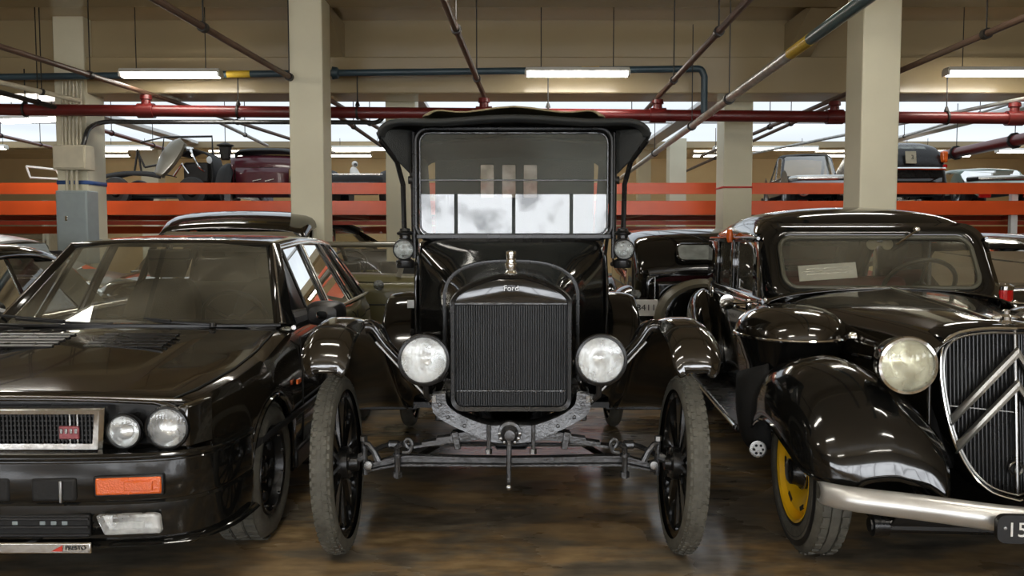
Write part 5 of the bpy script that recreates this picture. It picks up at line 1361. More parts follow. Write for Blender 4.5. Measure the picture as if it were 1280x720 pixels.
# ------------------------------------------------------------------ cars behind the front row
def sedan(name, label, loc, rz, S, cat='car'):
    """generic closed car; front at -y, origin on the ground under the middle. S holds its measures"""
    C = thing(name, label, cat, loc, rz)
    p = S['paint']; L2 = S.get('L', 4.4)/2; hw = S.get('hw', .82); zb = S.get('belt', .92); zh = S.get('hood', .86); zr = S.get('roof', 1.42)
    yA, yT, yR, yB = S['ws0'], S['ws1'], S['rw1'], S['rw0']     # windscreen base / top, rear glass top / base
    ztail = S.get('tail', .86); R = S.get('R', .32); wf, wr = S.get('wf', -1.25), S.get('wr', 1.3); sill = .24
    AR = [(wf, R+.035, R), (wr, R+.035, R)]
    tz = [(-L2, zh-.16), (-L2+.25, zh-.05), (yA, zb-.01), (yB, zb), (L2-.25, ztail), (L2, ztail-.14)]
    tw = [(-L2, hw*.78), (-L2+.18, hw*.93), (-L2+.6, hw), (L2-.6, hw), (L2-.18, hw*.93), (L2, hw*.78)]
    def prof(y):
        w, z = lerp(tw, y), lerp(tz, y); zl = zlow(y, sill, AR); zm = max(z-.24, zl+.06)
        return [(0, y, z+.03), (w*.35, y, z+.026), (w*.65, y, z+.012), (w*.84, y, z-.006), (w*.95, y, z-.05), (w*.99, y, z-.12), (w, y, zm), (w, y, (zm+zl)/2), (w*.985, y, zl)]
    ys_ = arch_ys(-L2, L2, AR, .2)
    B_ = shell(ys_, prof, skip=lambda y, j: (yA+.12 < y < yB-.1 and 3 < j < 12))
    for y in (-L2, L2):
        h = prof(y); lp = [(-x, yy, z) for x, yy, z in reversed(h[1:])]+h
        n = len(lp); o = len(B_.v); cc = (0, y+math.copysign(.03, y), (h[0][2]+h[-1][2])/2)
        B_.add(lp+[cc], [(i, i+1, n) for i in range(n-1)]+[(n-1, 0, n)])
    BD_ = B_.build('body', p, C, sharp=40)
    MB().box((0, 0, .26), (hw*1.7, L2*1.5, .04)).build('floor_pan', 'matte', C)
    # roof
    rw = hw*S.get('rk', .74); rows = []
    cr_ = S.get('crown', .10)
    n = 7
    for k in range(n+1):
        t = k/n; y = yT+(yR-yT)*t; f = 1-(2*abs(t-.47))**2.6
        z = zr-cr_*.9*(1-max(0, f))-S.get('fast', 0)*max(0, (t-.35)/.65)**2; w = rw*(1-.06*(2*abs(t-.5))**2)
        d = S.get('side', .07)
        rows.append([(-w, y, z-d), (-w*.98, y, z-d*.55), (-w*.86, y, z-d*.18), (-w*.5, y, z), (0, y, z+.012), (w*.5, y, z), (w*.86, y, z-d*.18), (w*.98, y, z-d*.55), (w, y, z-d)])
    g = surf(rows, 2, 2)
    RFo = MB().grid(g).build('roof', S.get('roofpaint', p), C, solid=.018, off=-1, sharp=60)
    f_, b_ = rows[0], rows[-1]
    bw = lambda y: lerp(tw, y)*.93
    zB = zb-.02
    gl = S.get('glass', 'glass')
    pane(C, [(-bw(yA), yA+.03, zB), (bw(yA), yA+.03, zB), (f_[-1][0], f_[-1][1], f_[-1][2]), (f_[6][0], f_[6][1], f_[6][2]), (f_[2][0], f_[2][1], f_[2][2]), f_[0]], 'windshield', gl)
    pane(C, [(-bw(yB)*.95, yB-.03, zB), (bw(yB)*.95, yB-.03, zB), b_[-1], b_[6], b_[2], b_[0]], 'rear_window', gl)
    def rf(y, s):
        t = max(0, min(1, (y-yT)/(yR-yT)))*n; i = min(n-1, int(t)); a, b = rows[i], rows[i+1]; q = t-i
        j = -1 if s > 0 else 0
        return tuple(u+(v-u)*q for u, v in zip(a[j], b[j]))
    posts = S['posts']
    pc = S.get('postpaint', p)
    for s in (-1, 1):
        for yb, yt, w in posts:
            post(C, (s*bw(yb), yb, zB), rf(yt, s), w, .035, pc)
        for (y0, t0, w0), (y1, t1, w1) in zip(posts, posts[1:]):
            a, b, c, d = (s*bw(y0)*.985, y0+w0/2, zB), (s*bw(y1)*.985, y1-w1/2, zB), rf(t1-w1/2, s), rf(t0+w0/2, s)
            pane(C, [a, b, c, d], 'window', gl)
            if S.get('bright', True): MB().tube([(u[0]+s*.004, u[1], u[2]) for u in (a, b, c, d)], .007, 6, True).build('window_trim', 'nickel', C)
        tube([(s*bw(y)*1.03, y, lerp(tz, y)-.03) for y in (yA, 0, yB)], .010, 6).build('belt_strip', S.get('strip', p), C)
        for y, dr in ((-L2-.0, -1), (L2, 1)):
            if dr < 0:
                lamp(C, 'headlight', (s*hw*.60, y+.02, zh-.24), .085, .10, p, 'chrome', 'lens', (0, -1, 0))
            else:
                MB().box((s*hw*.60, y+.0, ztail-.24), (.18, .07, .09)).build('tail_light', 'redlens', C, bevel=.012)
    for y, nm, dr in ((-L2, 'bumper', -1), (L2, 'rear_bumper', 1)):
        MB().tube([(-hw*.95, y-dr*.14, .46), (-hw*.8, y+dr*.05, .46), (0, y+dr*.09, .46), (hw*.8, y+dr*.05, .46), (hw*.95, y-dr*.14, .46)], .045, 10).build(nm, S.get('bumper', 'oldchrome'), C)
    for s in (-1, 1):
        for y in (wf, wr): simple_wheel(C, R, .18, (s*(hw-.10), y, R), (0, 0, 0 if s > 0 else PI), 'nickel', tread=False)
    for y in (-.15, .75) if S.get('seats', True) else ():
        for s in (-.37, .37) if y < 0 else (0,):
            o_ = MB().box((s, y, .55), (.5 if y < 0 else 1.2, .48, .16)).build('seat', S.get('seat', 'greyseat'), C, bevel=.05)
            MB().box((s, y+.26, .82), (.48 if y < 0 else 1.2, .13, .50), (-.22, 0, 0)).build('backrest', S.get('seat', 'greyseat'), o_, bevel=.05)
    if S.get('seats', True): steer_wheel(C, (.37, yA+.55, .98), .19, 55)
    return C

# saloon with spare wheel on its back, between the two antique cars
def tall_back(name, label, loc, rz):
    C = thing(name, label, 'car', loc, rz)
    # origin under the rear end; rear looks to -y
    sec = []
    for (y, hw, zt, k) in ((.0, .60, 1.02, .85), (.02, .66, 1.12, 1), (.10, .70, 1.24, 1), (.24, .72, 1.36, 1), (.45, .73, 1.42, 1), (.8, .74, 1.455, 1), (1.6, .74, 1.465, 1), (2.2, .72, 1.43, 1), (2.35, .70, 1.38, 1)):
        sec.append([(-hw*.96, y, .48), (-hw, y, .75), (-hw*1.0, y, zt-.30), (-hw*.985, y, zt-.13), (-hw*.90, y, zt-.04), (-hw*.55, y, zt-.006), (0, y, zt+.006), (hw*.55, y, zt-.006), (hw*.90, y, zt-.04), (hw*.985, y, zt-.13), (hw, y, zt-.30), (hw, y, .75), (hw*.96, y, .48)])
    g = surf(sec, 3, 3)
    def skip(i, j):
        P = g[i][j]; return abs(P[0]) > .70 and .42 < P[1] < 2.1 and .98 < P[2] < 1.27 and not 1.15 < P[1] < 1.25
    m = MB().grid(g, skip=skip)
    BDo = m.build('body', 'black', C, sharp=50, solid=.015, off=-1)
    # back face
    bk = [[(x, .0-.02*(1-(x/.62)**2), z) for x in (-.60, -.4, -.2, 0, .2, .4, .60)] for z in (.50, .66, .82, .96)]
    MB().grid(surf(bk, 3, 2)).build('back_panel', 'black', BDo, solid=.012)
    sl_ = lambda z: .0 if z < 1.02 else lerp([(1.02, .0), (1.12, .02), (1.24, .10), (1.36, .24), (1.42, .45)], z)
    for z0_, z1_ in ((.95, 1.14), (1.30, 1.44)): pass
    lo = rrect(.36, 1.15, 1.30, .05, lambda x, z: (x-.02, sl_(z)-.055, z), 5)
    MB().add(lo, [tuple(range(len(lo)))]).build('rear_window', 'slatewin', BDo)
    MB().tube(lo, .012, 6, True).build('window_rim', 'black', BDo)
    tube([(-.71, .35, 1.02), (-.69, .08, 1.02), (-.60, -.01, 1.02), (-.3, -.03, 1.02), (.3, -.03, 1.02), (.60, -.01, 1.02), (.69, .08, 1.02), (.71, .35, 1.02)], .010, 6).build('waist_molding', 'black', BDo)
    for s in (-1, 1):
        for a, b in ((.45, 1.15), (1.25, 2.08)):
            MB().add([(s*.715, a, .985), (s*.715, b, .985), (s*.70, b, 1.27), (s*.70, a, 1.27)], [(0, 1, 2, 3)]).build('window', 'glass', C)
        vfender(C, s, [(-.10, .56, .40, .70, .44, .84, .34), (-.04, .56, .55, .70, .68, .86, .38), (.14, .58, .70, .72, .84, .88, .48), (.36, .60, .76, .74, .90, .89, .52), (.58, .62, .70, .75, .84, .88, .46), (.78, .64, .52, .76, .62, .87, .36), (.90, .66, .36, .77, .42, .86, .30)], 'rear_fender')
        vwheel(C, .345, .15, (s*.72, .36, .345), (0, 0, 0 if s > 0 else PI), 'satin')
        vwheel(C, .345, .15, (s*.72, 3.0, .345), (0, 0, 0 if s > 0 else PI), 'satin')
    vfend = [(2.55, .56, .36, .70, .42, .84, .32), (2.7, .56, .62, .70, .74, .86, .42), (3.0, .50, .74, .68, .86, .87, .52), (3.3, .44, .62, .64, .76, .84, .44), (3.45, .42, .44, .6, .54, .8, .38)]
    for s in (-1, 1): vfender(C, s, vfend, 'fender')
    hs = []
    for (y, w, zt) in ((2.3, .62, 1.04), (2.9, .46, 1.02), (3.4, .32, 1.0)):
        hs.append([(-w, y, .5), (-w, y, zt-.2), (-w*.8, y, zt-.05), (0, y, zt), (w*.8, y, zt-.05), (w, y, zt-.2), (w, y, .5)])
    MB().grid(surf(hs, 3, 2)).build('hood', 'black', C, solid=.012)
    # spare wheel with painted cover band
    sw = lathe([(-.07, .22), (-.075, .33), (-.04, .37), (.04, .37), (.075, .33), (.075, .24), (.05, .20), (.055, .06), (.03, 0)], 44, (-.21, -.14, .62), (0, -1, 0)).build('spare_wheel', 'olivegrey', C)
    lathe([(.076, .30), (.085, .22), (.06, .1), (.066, 0)], 36, (-.21, -.14, .62), (0, -1, 0)).build('spare_cover', 'black', sw)
    # body edge gleam put in as a nickel line, tail lamp and plate on the wing
    tube([(-.56, -.035, 1.0), (-.56, -.035, .52)], .006, 6).build('edge_gleam', 'nickel', C)
    pl = MB().box((-.70, -.14, .725), (.30, .008, .15)).build('number_plate', 'platewht', C, bevel=.003)
    text('lettering', '58411', .078, 'print', pl, (-.562, -.146, .725), (PI/2, 0, 0), .0008, 'RIGHT')
    tl = lathe([(-.05, 0), (-.045, .03), (0, .04), (.004, .034), (.012, 0)], 16, (-.715, -.10, .845), (0, -1, 0)).build('tail_light', 'lensgrey', C)
    MB().tube([(-.715, -.08, .82), (-.70, -.10, .80), (-.62, .03, .79)], .014, 8).build('plate_bracket', 'iron', tl)
    bm_ = MB().tube([(-.80, -.12, .48), (-.6, -.24, .48), (0, -.28, .48), (.6, -.24, .48), (.80, -.12, .48)], .03, 10).build('rear_bumper', 'oldchrome', C)
    S_ = MB().box((0, 1.0, .62), (1.2, .5, .2)).build('rear_seat', 'redseat', C, bevel=.05)
    MB().box((0, .72, .88), (1.2, .14, .45)).build('backrest', 'redseat', S_, bevel=.05)
    return C
M['slatewin'] = lensglass('reflection_grey_glass', (.6, .62, .6), (.42, .45, .43), .5, 5., .04)  # grey of a reflection put into the pane's diffuse share
tall_back('saloon_car', 'tall black saloon seen from behind with spare wheel and white number plate', (1.98, 7.75, 0), math.radians(-2)).scale = (1.18, 1.1, 1)

OLD = dict(paint='olive', L=4.3, hw=.80, belt=1.02, hood=.96, roof=1.46, ws0=-.75, ws1=-.42, rw1=.95, rw0=1.40, tail=.92, R=.34, wf=-1.3, wr=1.25, rk=.80, side=.10, crown=.10,
           posts=((-.70, -.38, .08), (.22, .25, .07), (1.02, .86, .30)))
# olive car behind the hatchback: flat windscreen frame seen from behind
def olive_car():
    C = thing('utility_car', 'olive drab open utility car with flat glazed screen behind the hatchback', 'car', (-1.32, 7.1, 0), 0)
    z0, z1 = 1.05, 1.305
    # body facing the camera
    sec = []
    for (y, hw, zt) in ((-.03, .64, .98), (.0, .67, 1.03), (.06, .69, 1.05), (.6, .70, 1.05), (1.6, .70, 1.02), (2.4, .64, .98), (3.1, .58, .92)):
        sec.append([(-hw*.97, y, .36), (-hw*1.02, y, .68), (-hw, y, zt-.10), (-hw*.93, y, zt-.02), (-hw*.5, y, zt), (0, y, zt+.01), (hw*.5, y, zt), (hw*.93, y, zt-.02), (hw, y, zt-.10), (hw*1.02, y, .68), (hw*.97, y, .36)])
    g = surf(sec, 3, 2)
    B_ = MB().grid(g, skip=lambda i, j: abs(g[i][j][0]) < .6 and .12 < g[i][j][1] < 1.5 and g[i][j][2] > .9)
    BO = B_.build('body', 'olive', C, solid=.02, off=-1, sharp=50)
    MB().grid(surf([[(x, -.04, z) for x in (-.63, -.3, .3, .63)] for z in (.38, .6, .8, .98)], 2, 2)).build('tailgate', 'olive', BO, solid=.012)
    tube([(-.70, -.055, .80), (.70, -.055, .80)], .006, 6).build('tailgate_seam', 'matte', BO)
    tube([(-.70, -.055, .60), (.70, -.055, .60)], .006, 6).build('tailgate_seam', 'matte', BO)
    lo = [(-.66, 0, z0-.02), (-.65, .03, z1), (.45, .03, z1), (.36, 0, z0-.02)]
    FRm = MB().tube(lo, .026, 10).build('screen_frame', 'olivegrey', C)
    MB().tube([(-.66, .025, z1+.012), (.46, .025, z1+.012)], .014, 8).build('screen_rail', 'oldchrome', FRm)
    MB().add(lo, [(0, 1, 2, 3)]).build('screen_glass', 'glass', FRm)
    lathe([(-.01, .035), (.008, .044), (.014, .036), (.02, 0)], 20, (.20, -.05, .965), (0, -1, 0)).build('round_lamp', 'lensgrey', C)
    for s in (-1, 1):
        for y in (.45, 2.6): simple_wheel(C, .36, .17, (s*.62, y, .36), (0, 0, 0 if s > 0 else PI), 'olive', tread=False)
        S_ = MB().box((s*.33, .95, .72), (.5, .45, .14)).build('seat', 'leather', C, bevel=.04)
        MB().box((s*.33, .72, .96), (.48, .10, .36)).build('backrest', 'leather', S_, bevel=.03)
    steer_wheel(C, (-.36, 1.5, 1.08), .19, 120)
    return C
olive_car()
BLK = dict(OLD, paint='brownblack', roof=1.57, belt=1.05, hood=1.0, bumper='chrome', side=.14, crown=.14, rk=.90, bright=False)
sedan('saloon_car', 'dark high-roofed saloon whose rounded roof rises behind the boxy hatchback', (-3.02, 9.72, 0), 0, dict(BLK, ws0=-1.1, ws1=-.72, hw=.93, roof=1.66, crown=.27, side=.16))
sedan('saloon_car', 'olive topped saloon standing side-on at the far left below the grey panel', (-6.1, 9.15, 0), math.radians(-84), dict(OLD, L=3.9, paint='olivegrey', postpaint='slate', roof=1.40, belt=.98, strip='oldchrome', rk=.82, ws0=-.9, ws1=-.35, rw1=.75, rw0=1.35))
sedan('coupe_car', 'black fastback coupe parked at the left edge beside the boxy hatchback', (-3.86, 5.05, 0), math.radians(2), dict(OLD, paint='black', hw=.80, L=4.2, roof=1.33, belt=.88, hood=.82, ws0=-.7, ws1=.0, rw1=1.60, rw0=1.85, fast=.20, crown=.06, tail=.82, bright=False, posts=((-.60, .10, .06), (.40, .42, .05), (1.25, .95, .45)), R=.31, rk=.72))
sedan('saloon_car', 'small dark saloon with pale pillars parked side-on under the rack', (-3.15, 14.5, 0), math.radians(-84), dict(OLD, paint='slate', postpaint='olivegrey', hw=.70, roof=1.64, belt=1.17, hood=1.02, tail=1.0, side=.12, crown=.16, L=3.9, ws0=-.85, ws1=-.5, rw1=.55, rw0=1.15, posts=((-.80, -.46, .07), (.0, .0, .09), (.75, .50, .10)), rk=.84, R=.33, wf=-1.15, wr=1.15))
NB = sedan('saloon_car', 'black saloon with chrome-hooded red lamp at the right edge beyond the chevron saloon', (4.17, 8.0, 0), math.radians(178), dict(BLK, paint='black', roof=1.40, belt=.98, hood=.90, tail=.95, bright=True, L=4.3))
# the red lamp standing on its near wing
rl_ = lathe([(-.10, .055), (-.10, .068), (.085, .070), (.085, .05)], 20, (.70, 2.22, .92), (0, 0, 1)).build('tail_light', 'redlens', NB)
MB().tube(spl([(.795, 2.22, .83), (.80, 2.22, .98), (.76, 2.22, 1.045), (.66, 2.22, 1.05)], 4), .012, 8).build('lamp_bracket', 'chrome', rl_)
lathe([(.085, .074), (.11, .076), (.125, .05), (.13, 0)], 20, (.70, 2.22, .92), (0, 0, 1)).build('lamp_cap', 'chrome', rl_)
sedan('saloon_car', 'grey saloon behind the chevron saloon roof under the rack end', (7.2, 10.8, 0), math.radians(6), dict(OLD, paint='slate', roof=1.42))

# ------------------------------------------------------------------ on the rack
ZD = W(1000, 268.5, 13).z+.125
# dismantled vintage chassis
t = thing('vintage_chassis', 'dismantled vintage car chassis with upright grey fender on the orange rack', 'car chassis', (0, 14.0, ZD))
def wl(px, py, Y=14.0):
    p = W(px, py, Y); return Vector((p.x, Y-14.0, p.z-ZD))
rows = []
for (px, py), (qx, qy) in (((197, 221), (212, 222)), ((201, 204), (222, 212)), ((208, 189), (230, 202)), ((218, 178), (237, 191)), ((231, 174), (241, 181))):
    a, b = wl(px, py), wl(qx, qy); m_ = a.lerp(b, .5)
    rows.append([(a.x, .28, a.z), (a.x, -.12, a.z), (m_.x-.02, -.30, m_.z+.02), (b.x, -.36, b.z), (b.x+.01, -.30, b.z-.03)])
MB().grid(surf(rows, 3, 2)).build('fender', 'olivegrey', t, solid=.012)
rows = []
for px, py in ((137, 222), (152, 218), (172, 216), (196, 217), (212, 220)):
    a = wl(px, py); rows.append([(a.x, -.36, a.z-.07), (a.x, -.30, a.z), (a.x, 0, a.z+.01), (a.x, .3, a.z)])
MB().grid(surf(rows, 3, 2)).build('body_tail', 'matte', t, solid=.015)
MB().box((wl(205, 230).x, 0, .24), (1.9, .7, .12)).build('chassis_frame', 'iron', t, bevel=.02)
a = wl(254, 205)
eng = MB().grid(surf([[(a.x-.28, y, a.z+.10+.02), (a.x-.12, y, a.z+.20), (a.x+.05, y, a.z+.18), (a.x+.2, y, a.z+.08), (a.x+.24, y, a.z-.2), (a.x+.22, y, a.z-.38)] for y in (-.25, -.2, .2, .25)], 2, 3))
eng.build('radiator_shell', 'matte', t, solid=.03)
MB().box((a.x-.05, 0, a.z-.16), (.42, .40, .34)).build('engine', 'iron', t, bevel=.04)
tube(spl([wl(246, 187)+Vector((0, -.3, 0)), wl(250, 196)+Vector((0, -.33, 0)), wl(257, 209)+Vector((0, -.34, 0)), wl(264, 216)+Vector((0, -.3, 0))], 4), .022, 8).build('exhaust_pipe', 'chrome', t)
lathe([(-.05, 0), (-.04, .06), (0, .075), (.02, .0)], 18, wl(244, 187)+Vector((0, -.28, 0)), (.2, -.3, 1)).build('headlight', 'chrome', t)
lathe([(-.03, 0), (-.02, .05), (.0, .06), (.02, 0)], 16, wl(270, 202)+Vector((0, -.3, 0)), (1, -.4, 0)).build('side_lamp', 'platewht', t)
for pa, pb in (((172, 186), (177, 216)), ((172, 190), (181, 209)), ((181, 209), (198, 206)), ((172, 186), (168, 216))):
    tube([wl(*pa), wl(*pb)], .018, 6).build('brace', 'iron', t)
tube([wl(205, 171.5), wl(265, 170.5), wl(266, 193)], .018, 8).build('windshield_frame', 'iron', t)
tube([wl(176, 178), wl(205, 171.5), wl(203, 190)], .015, 6).build('hood_bow', 'iron', t)
for px in (160, 252):
    for y in (-.42, .42):
        b = wl(px, 235); o_ = lathe([(-.06, .15), (-.06, .23), (0, .25), (.06, .23), (.06, .15), (-.06, .15)], 32).build('wheel', 'rubberdark', t, loc=(b.x, y, .25), rot=(0, 0, PI/2))
        lathe([(-.05, 0), (-.06, .05), (-.02, .08), (-.02, .15), (.02, .15), (.02, .08), (.06, .05), (.05, 0)], 24).build('wheel_disc', 'iron', o_)
tube([wl(228, 222)+Vector((0, -.35, 0)), wl(238, 207)+Vector((0, -.35, 0)), wl(246, 219)+Vector((0, -.35, 0))], .02, 8).build('spring_arm', 'chrome', t)

def rack_car(name, label, px, Y, rz, S, dz=0):
    p = W(px, 240, Y); return sedan(name, label, (p.x, Y, ZD+dz), rz, S)
# maroon tourer seen from behind
p = W(343, 240, 14.1)
t = thing('touring_car', 'maroon vintage tourer with folded black hood up on the orange rack', 'car', (p.x, 14.0, ZD))
sec = []
for (y, hw, zt) in ((-.55, .44, .62), (-.52, .50, .76), (-.35, .54, .83), (.3, .56, .83), (1.0, .52, .80), (1.35, .4, .76)):
    sec.append([(-hw*.9, y, .16), (-hw, y, .36), (-hw*1.02, y, zt-.08), (-hw*.9, y, zt), (0, y, zt+.02), (hw*.9, y, zt), (hw*1.02, y, zt-.08), (hw, y, .36), (hw*.9, y, .16)])
B_ = MB().grid(surf(sec, 3, 3)).build('body', 'maroon', t, sharp=50)
MB().grid(surf([[(x, -.565, z) for x in (-.42, 0, .42)] for z in (.16, .4, .63)], 2, 2)).build('back_panel', 'maroon', t, solid=.02)
MB().grid(surf([[(-.44, y, z), (-.40, y, z+.09), (0, y, z+.11), (.40, y, z+.09), (.44, y, z)] for y, z in ((-.50, .80), (-.30, .85), (.1, .87), (.4, .83))], 3, 3)).build('folded_hood', 'canvas', t, solid=.02)
for s in (-1, 1):
    lathe([(-.09, .15), (-.09, .30), (-.05, .345), (.05, .345), (.09, .30), (.09, .15), (.05, .1), (.06, 0)], 36, (s*.60, -.3, .345), (1, 0, 0)).build('wheel', 'rubberdark', t)
    lathe([(-.09, .15), (-.09, .30), (-.05, .345), (.05, .345), (.09, .30), (.09, .15), (.05, .1), (.06, 0)], 36, (s*.56, 1.2, .345), (1, 0, 0)).build('wheel', 'rubberdark', t)
    vfender(t, s, [(-.72, .46, .30, .58, .36, .70, .25), (-.6, .46, .52, .58, .62, .72, .4), (-.3, .46, .62, .60, .72, .73, .5), (0, .46, .52, .60, .62, .72, .4), (.2, .46, .30, .58, .36, .70, .25)], 'fender', 'matte')
for s in (-1, 1): tube([(s*.1-.05, -.59, .42), (s*.1+.09, -.59, .45)], .012, 6).build('badge_bar', 'oldchrome', t)
tube([(-.45, -.60, .24), (.45, -.60, .24)], .02, 8).build('bumper', 'iron', t)
# black trunk back with white figurine
p = W(452, 240, 14.0)
t = thing('roadster_car', 'low black roadster tail seen above the rack beam beside the canopy', 'car', (p.x, 14.0, ZD))
zt = W(450, 219, 13.6).z-ZD
sec = [[(-hw, y, .2), (-hw*1.02, y, zz*.7), (-hw*.9, y, zz-.02), (0, y, zz), (hw*.9, y, zz-.02), (hw*1.02, y, zz*.7), (hw, y, .2)] for y, hw, zz in ((-.5, .38, zt*.8), (-.4, .46, zt), (.2, .5, zt+.02), (.9, .5, zt), (1.3, .4, zt*.8))]
MB().grid(surf(sec, 3, 3)).build('body', 'matte', t, sharp=50)
MB().grid(surf([[(x, -.51, z) for x in (-.36, 0, .36)] for z in (.2, zt*.78)], 2, 2)).build('back_panel', 'brownblack', t, solid=.02)
tube([(-.4, -.45, zt+.012), (.42, -.45, zt+.012)], .01, 6).build('lid_trim', 'oldchrome', t)
for s in (-1, 1):
    for y in (-.2, 1.0): lathe([(-.08, .2), (-.08, .28), (0, .31), (.08, .28), (.08, .2), (.05, 0)], 32, (s*.44, y, .31), (1, 0, 0)).build('wheel', 'rubberdark', t)
q = W(444, 219.5, 13.75)
f_ = thing('figurine', 'small white figurine with round head on the black roadster tail', 'figurine', (q.x, 13.75, q.z-.008))
lathe([(0, 0), (0, .085), (.02, .09), (.06, .075), (.12, .055), (.15, .03), (.16, .0)], 20, (0, 0, 0), (-.25, 0, 1)).build('body', 'paper', f_)
lathe([(-.05, 0), (-.047, .02), (-.03, .04), (0, .05), (.03, .04), (.047, .02), (.05, 0)], 18, (-.005, 0, .185), (0, 0, 1)).build('head', 'paper', f_)
lathe([(0, 0), (0, .03), (.02, .02), (.024, 0)], 14, (.012, -.042, .18), (.3, -1, 0)).build('face', 'steel', f_)
lathe([(0, .05), (.02, .046), (.04, .03), (.05, 0)], 18, (-.005, 0, .195), (0, 0, 1)).build('cap', 'paper', f_)
# grey convertible and black coupe
p = W(1050, 240, 14.2)
t = rack_car('convertible_car', 'grey car with raised windshield frame on the rack, partly behind the cream column', 1004, 14.9, math.radians(-8),
             dict(OLD, seats=False, paint='slate', L=3.2, hw=.50, roof=.98, belt=.56, hood=.50, tail=.52, R=.27, wf=-.95, wr=.95, ws0=-.5, ws1=-.28, rw1=.35, rw0=.75, posts=((-.45, -.26, .05), (.1, .1, .05), (.7, .30, .08)), rk=.85, side=.06, crown=.06, roofpaint='canvas'))
p = W(1121, 240, 14.0)
t = thing('coupe_car', 'black rounded coupe seen from behind with yellow plate and orange tail light on the rack', 'car', (p.x, 14.0, ZD))
k = 14.0/CF
sec = []
for (y, hw, zt) in ((-.50, .50, .46), (-.49, .55, .60), (-.45, .57, .80), (-.34, .57, .98), (-.10, .55, 1.07), (.25, .53, 1.10), (.9, .52, 1.08), (1.3, .50, .90), (1.6, .54, .66), (2.0, .48, .56)):
    sec.append([(-hw*.95, y, .17), (-hw*1.03, y, .34), (-hw*1.0, y, max(.4, zt-.26)), (-hw*.9, y, zt-.07), (-hw*.6, y, zt-.008), (0, y, zt), (hw*.6, y, zt-.008), (hw*.9, y, zt-.07), (hw*1.0, y, max(.4, zt-.26)), (hw*1.03, y, .34), (hw*.95, y, .17)])
B_ = MB().grid(surf(sec, 3, 3)).build('body', 'satin', t, sharp=60)
MB().grid(surf([[(x, -.51, z) for x in (-.48, 0, .48)] for z in (.17, .3, .48)], 2, 2)).build('back_panel', 'black', t, solid=.02)
lo = rrect(.28, .88, .99, .04, lambda x, z: (x, -.46+(z-.80)*.62, z), 4)
MB().add(lo, [tuple(range(len(lo)))]).build('rear_window', 'slatewin', B_)
pl = MB().box((-.02, -.50, .80), (.17, .02, .20), (-.15, 0, 0)).build('number_plate', 'cream', t, bevel=.005)
text('lettering', '3', .10, 'print', pl, (-.0, -.513, .80), (PI/2-.15, 0, 0), .001)
for s in (-1, 1):
    MB().box((s*.53, -.46, .81), (.09, .10, .18)).build('tail_light', 'amber', t, bevel=.02)
    lathe([(0, 0), (0, .035), (.02, .03), (.025, 0)], 14, (s*.53, -.50, .66), (0, -1, 0)).build('reverse_light', 'redlens', t)
    for y in (-.15, 1.5): lathe([(-.08, .2), (-.08, .26), (0, .29), (.08, .26), (.08, .2), (.05, 0)], 32, (s*.52, y, .29), (1, 0, 0)).build('wheel', 'rubberdark', t)
tube([(-.52, -.52, .62), (0, -.55, .62), (.52, -.52, .62)], .028, 8).build('bumper', 'chrome', t)
# pale green car
p = W(1203, 240, 14.8)
t = rack_car('estate_car', 'pale green car with dark rear windows at the right end of the rack', 1212, 14.9, math.radians(172),
             dict(OLD, seats=False, paint='greygreen', L=3.0, hw=.56, roof=.70, belt=.46, hood=.42, tail=.44, R=.25, wf=-.9, wr=.9, ws0=-.6, ws1=-.4, rw1=.85, rw0=1.10, posts=((-.55, -.38, .05), (.1, .1, .05), (1.0, .80, .10)), rk=.9, side=.07, crown=.06))
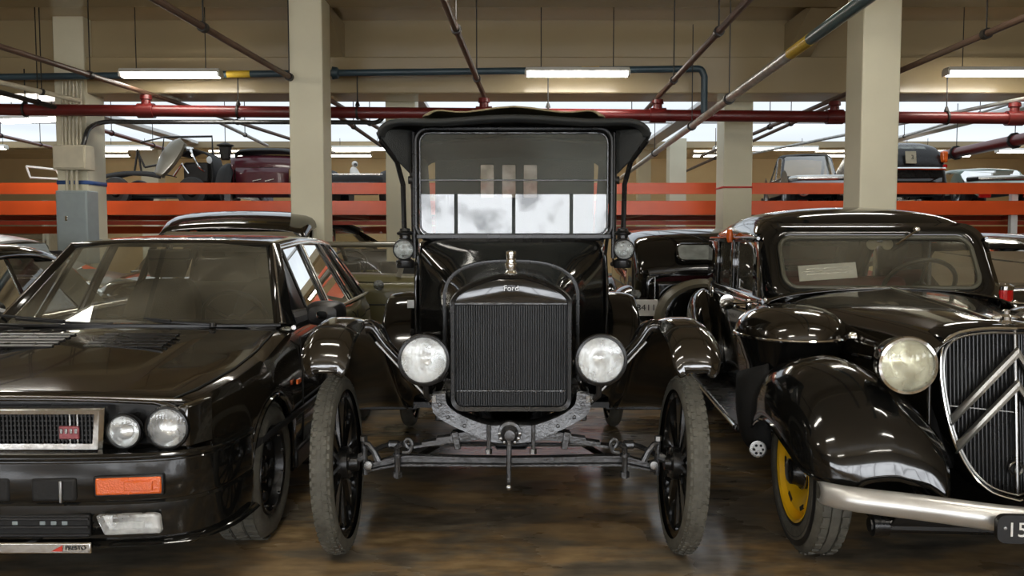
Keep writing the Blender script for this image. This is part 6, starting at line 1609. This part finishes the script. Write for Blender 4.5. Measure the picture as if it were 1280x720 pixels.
# ---- hanging lantern
q = W(282, 200, 13.2)
t = thing('hanging_lantern', 'black iron lantern hanging in the air beside the maroon tourer', 'lantern', (q.x, 13.2, q.z))
h_ = W(282, 178, 13.2).z-q.z
lathe([(0, 0), (0, .06), (.02, .075), (.05, .08), (h_*.72, .10), (h_*.76, .085)], 8, (0, 0, 0), (0, 0, 1)).build('cage', 'iron', t, sharp=20)
lathe([(h_*.76, .10), (h_*.80, .13), (h_*.86, .13), (h_*.88, .09), (h_*.97, .06), (h_, 0)], 16, (0, 0, 0), (0, 0, 1)).build('cap', 'iron', t)
lathe([(h_*.3, 0), (h_*.35, .025), (h_*.5, .03), (h_*.6, 0)], 12, (0, 0, 0), (0, 0, 1)).build('bulb', 'lensgrey', t)
tube([(0, 0, h_), (0, 0, 3.56-q.z)], .006, 6).build('rod', 'iron', t)
# metal bracket frame on the far left by the junction box
q = W(54, 222, 13.0)
def qq(px, py): return W(px, py, 13.4)
t = MB().tube([qq(33, 208), qq(38, 222), qq(75, 224), qq(70, 212), qq(33, 208)], .018, 6)
tag(t.build('bracket_frame', 'platewht'), 'white angled metal bracket frame lying on the rack behind the junction box', 'bracket')
# goods on the far floor and shelf
for px0, px1, pyt, Y, m, lab in ((52, 60, 250, 21.0, 'cream', 'pale beige locker at the far wall beside the roller door'), (60, 70, 252, 22.0, 'yellow', 'yellow cabinet by the far wall beside the grey electrical panel')):
    a, b = W(px0, pyt, Y), W(px1, pyt, Y)
    t = thing('storage_cabinet', lab, 'cabinet', ((a.x+b.x)/2, Y, 0))
    w_ = b.x-a.x
    MB().box((0, .2, a.z/2), (w_, .4, a.z)).build('carcass', m, t, bevel=.01)
    for s in (-1, 1):
        dd = MB().box((s*w_*.245, -.012, a.z/2), (w_*.46, .024, a.z-.08)).build('door', m, t, bevel=.006)
        MB().box((s*w_*.05, -.035, a.z*.55), (.015, .02, .12)).build('handle', 'nickel', dd)
for i, (px, h) in enumerate(((868, .26), (877, .30), (889, .22), (1000, .2))):
    q = W(px, 279, 14.2)
# ------------------------------------------------------------------ world and view
w = bpy.data.worlds.new('world'); SC.world = w; w.use_nodes = True
w.node_tree.nodes['Background'].inputs['Color'].default_value = (.5, .55, .6, 1)
w.node_tree.nodes['Background'].inputs['Strength'].default_value = .05
SC.view_settings.view_transform = 'Standard'; SC.view_settings.look = 'None'
SC.view_settings.exposure = 0.08; SC.view_settings.gamma = 1.0; SC.view_settings.use_curve_mapping = False
SC.cycles.max_bounces = 10; SC.cycles.transparent_max_bounces = 24; SC.cycles.caustics_reflective = False; SC.cycles.caustics_refractive = False
SC.cycles.sample_clamp_indirect = 6.0
SC.cycles.use_denoising = True
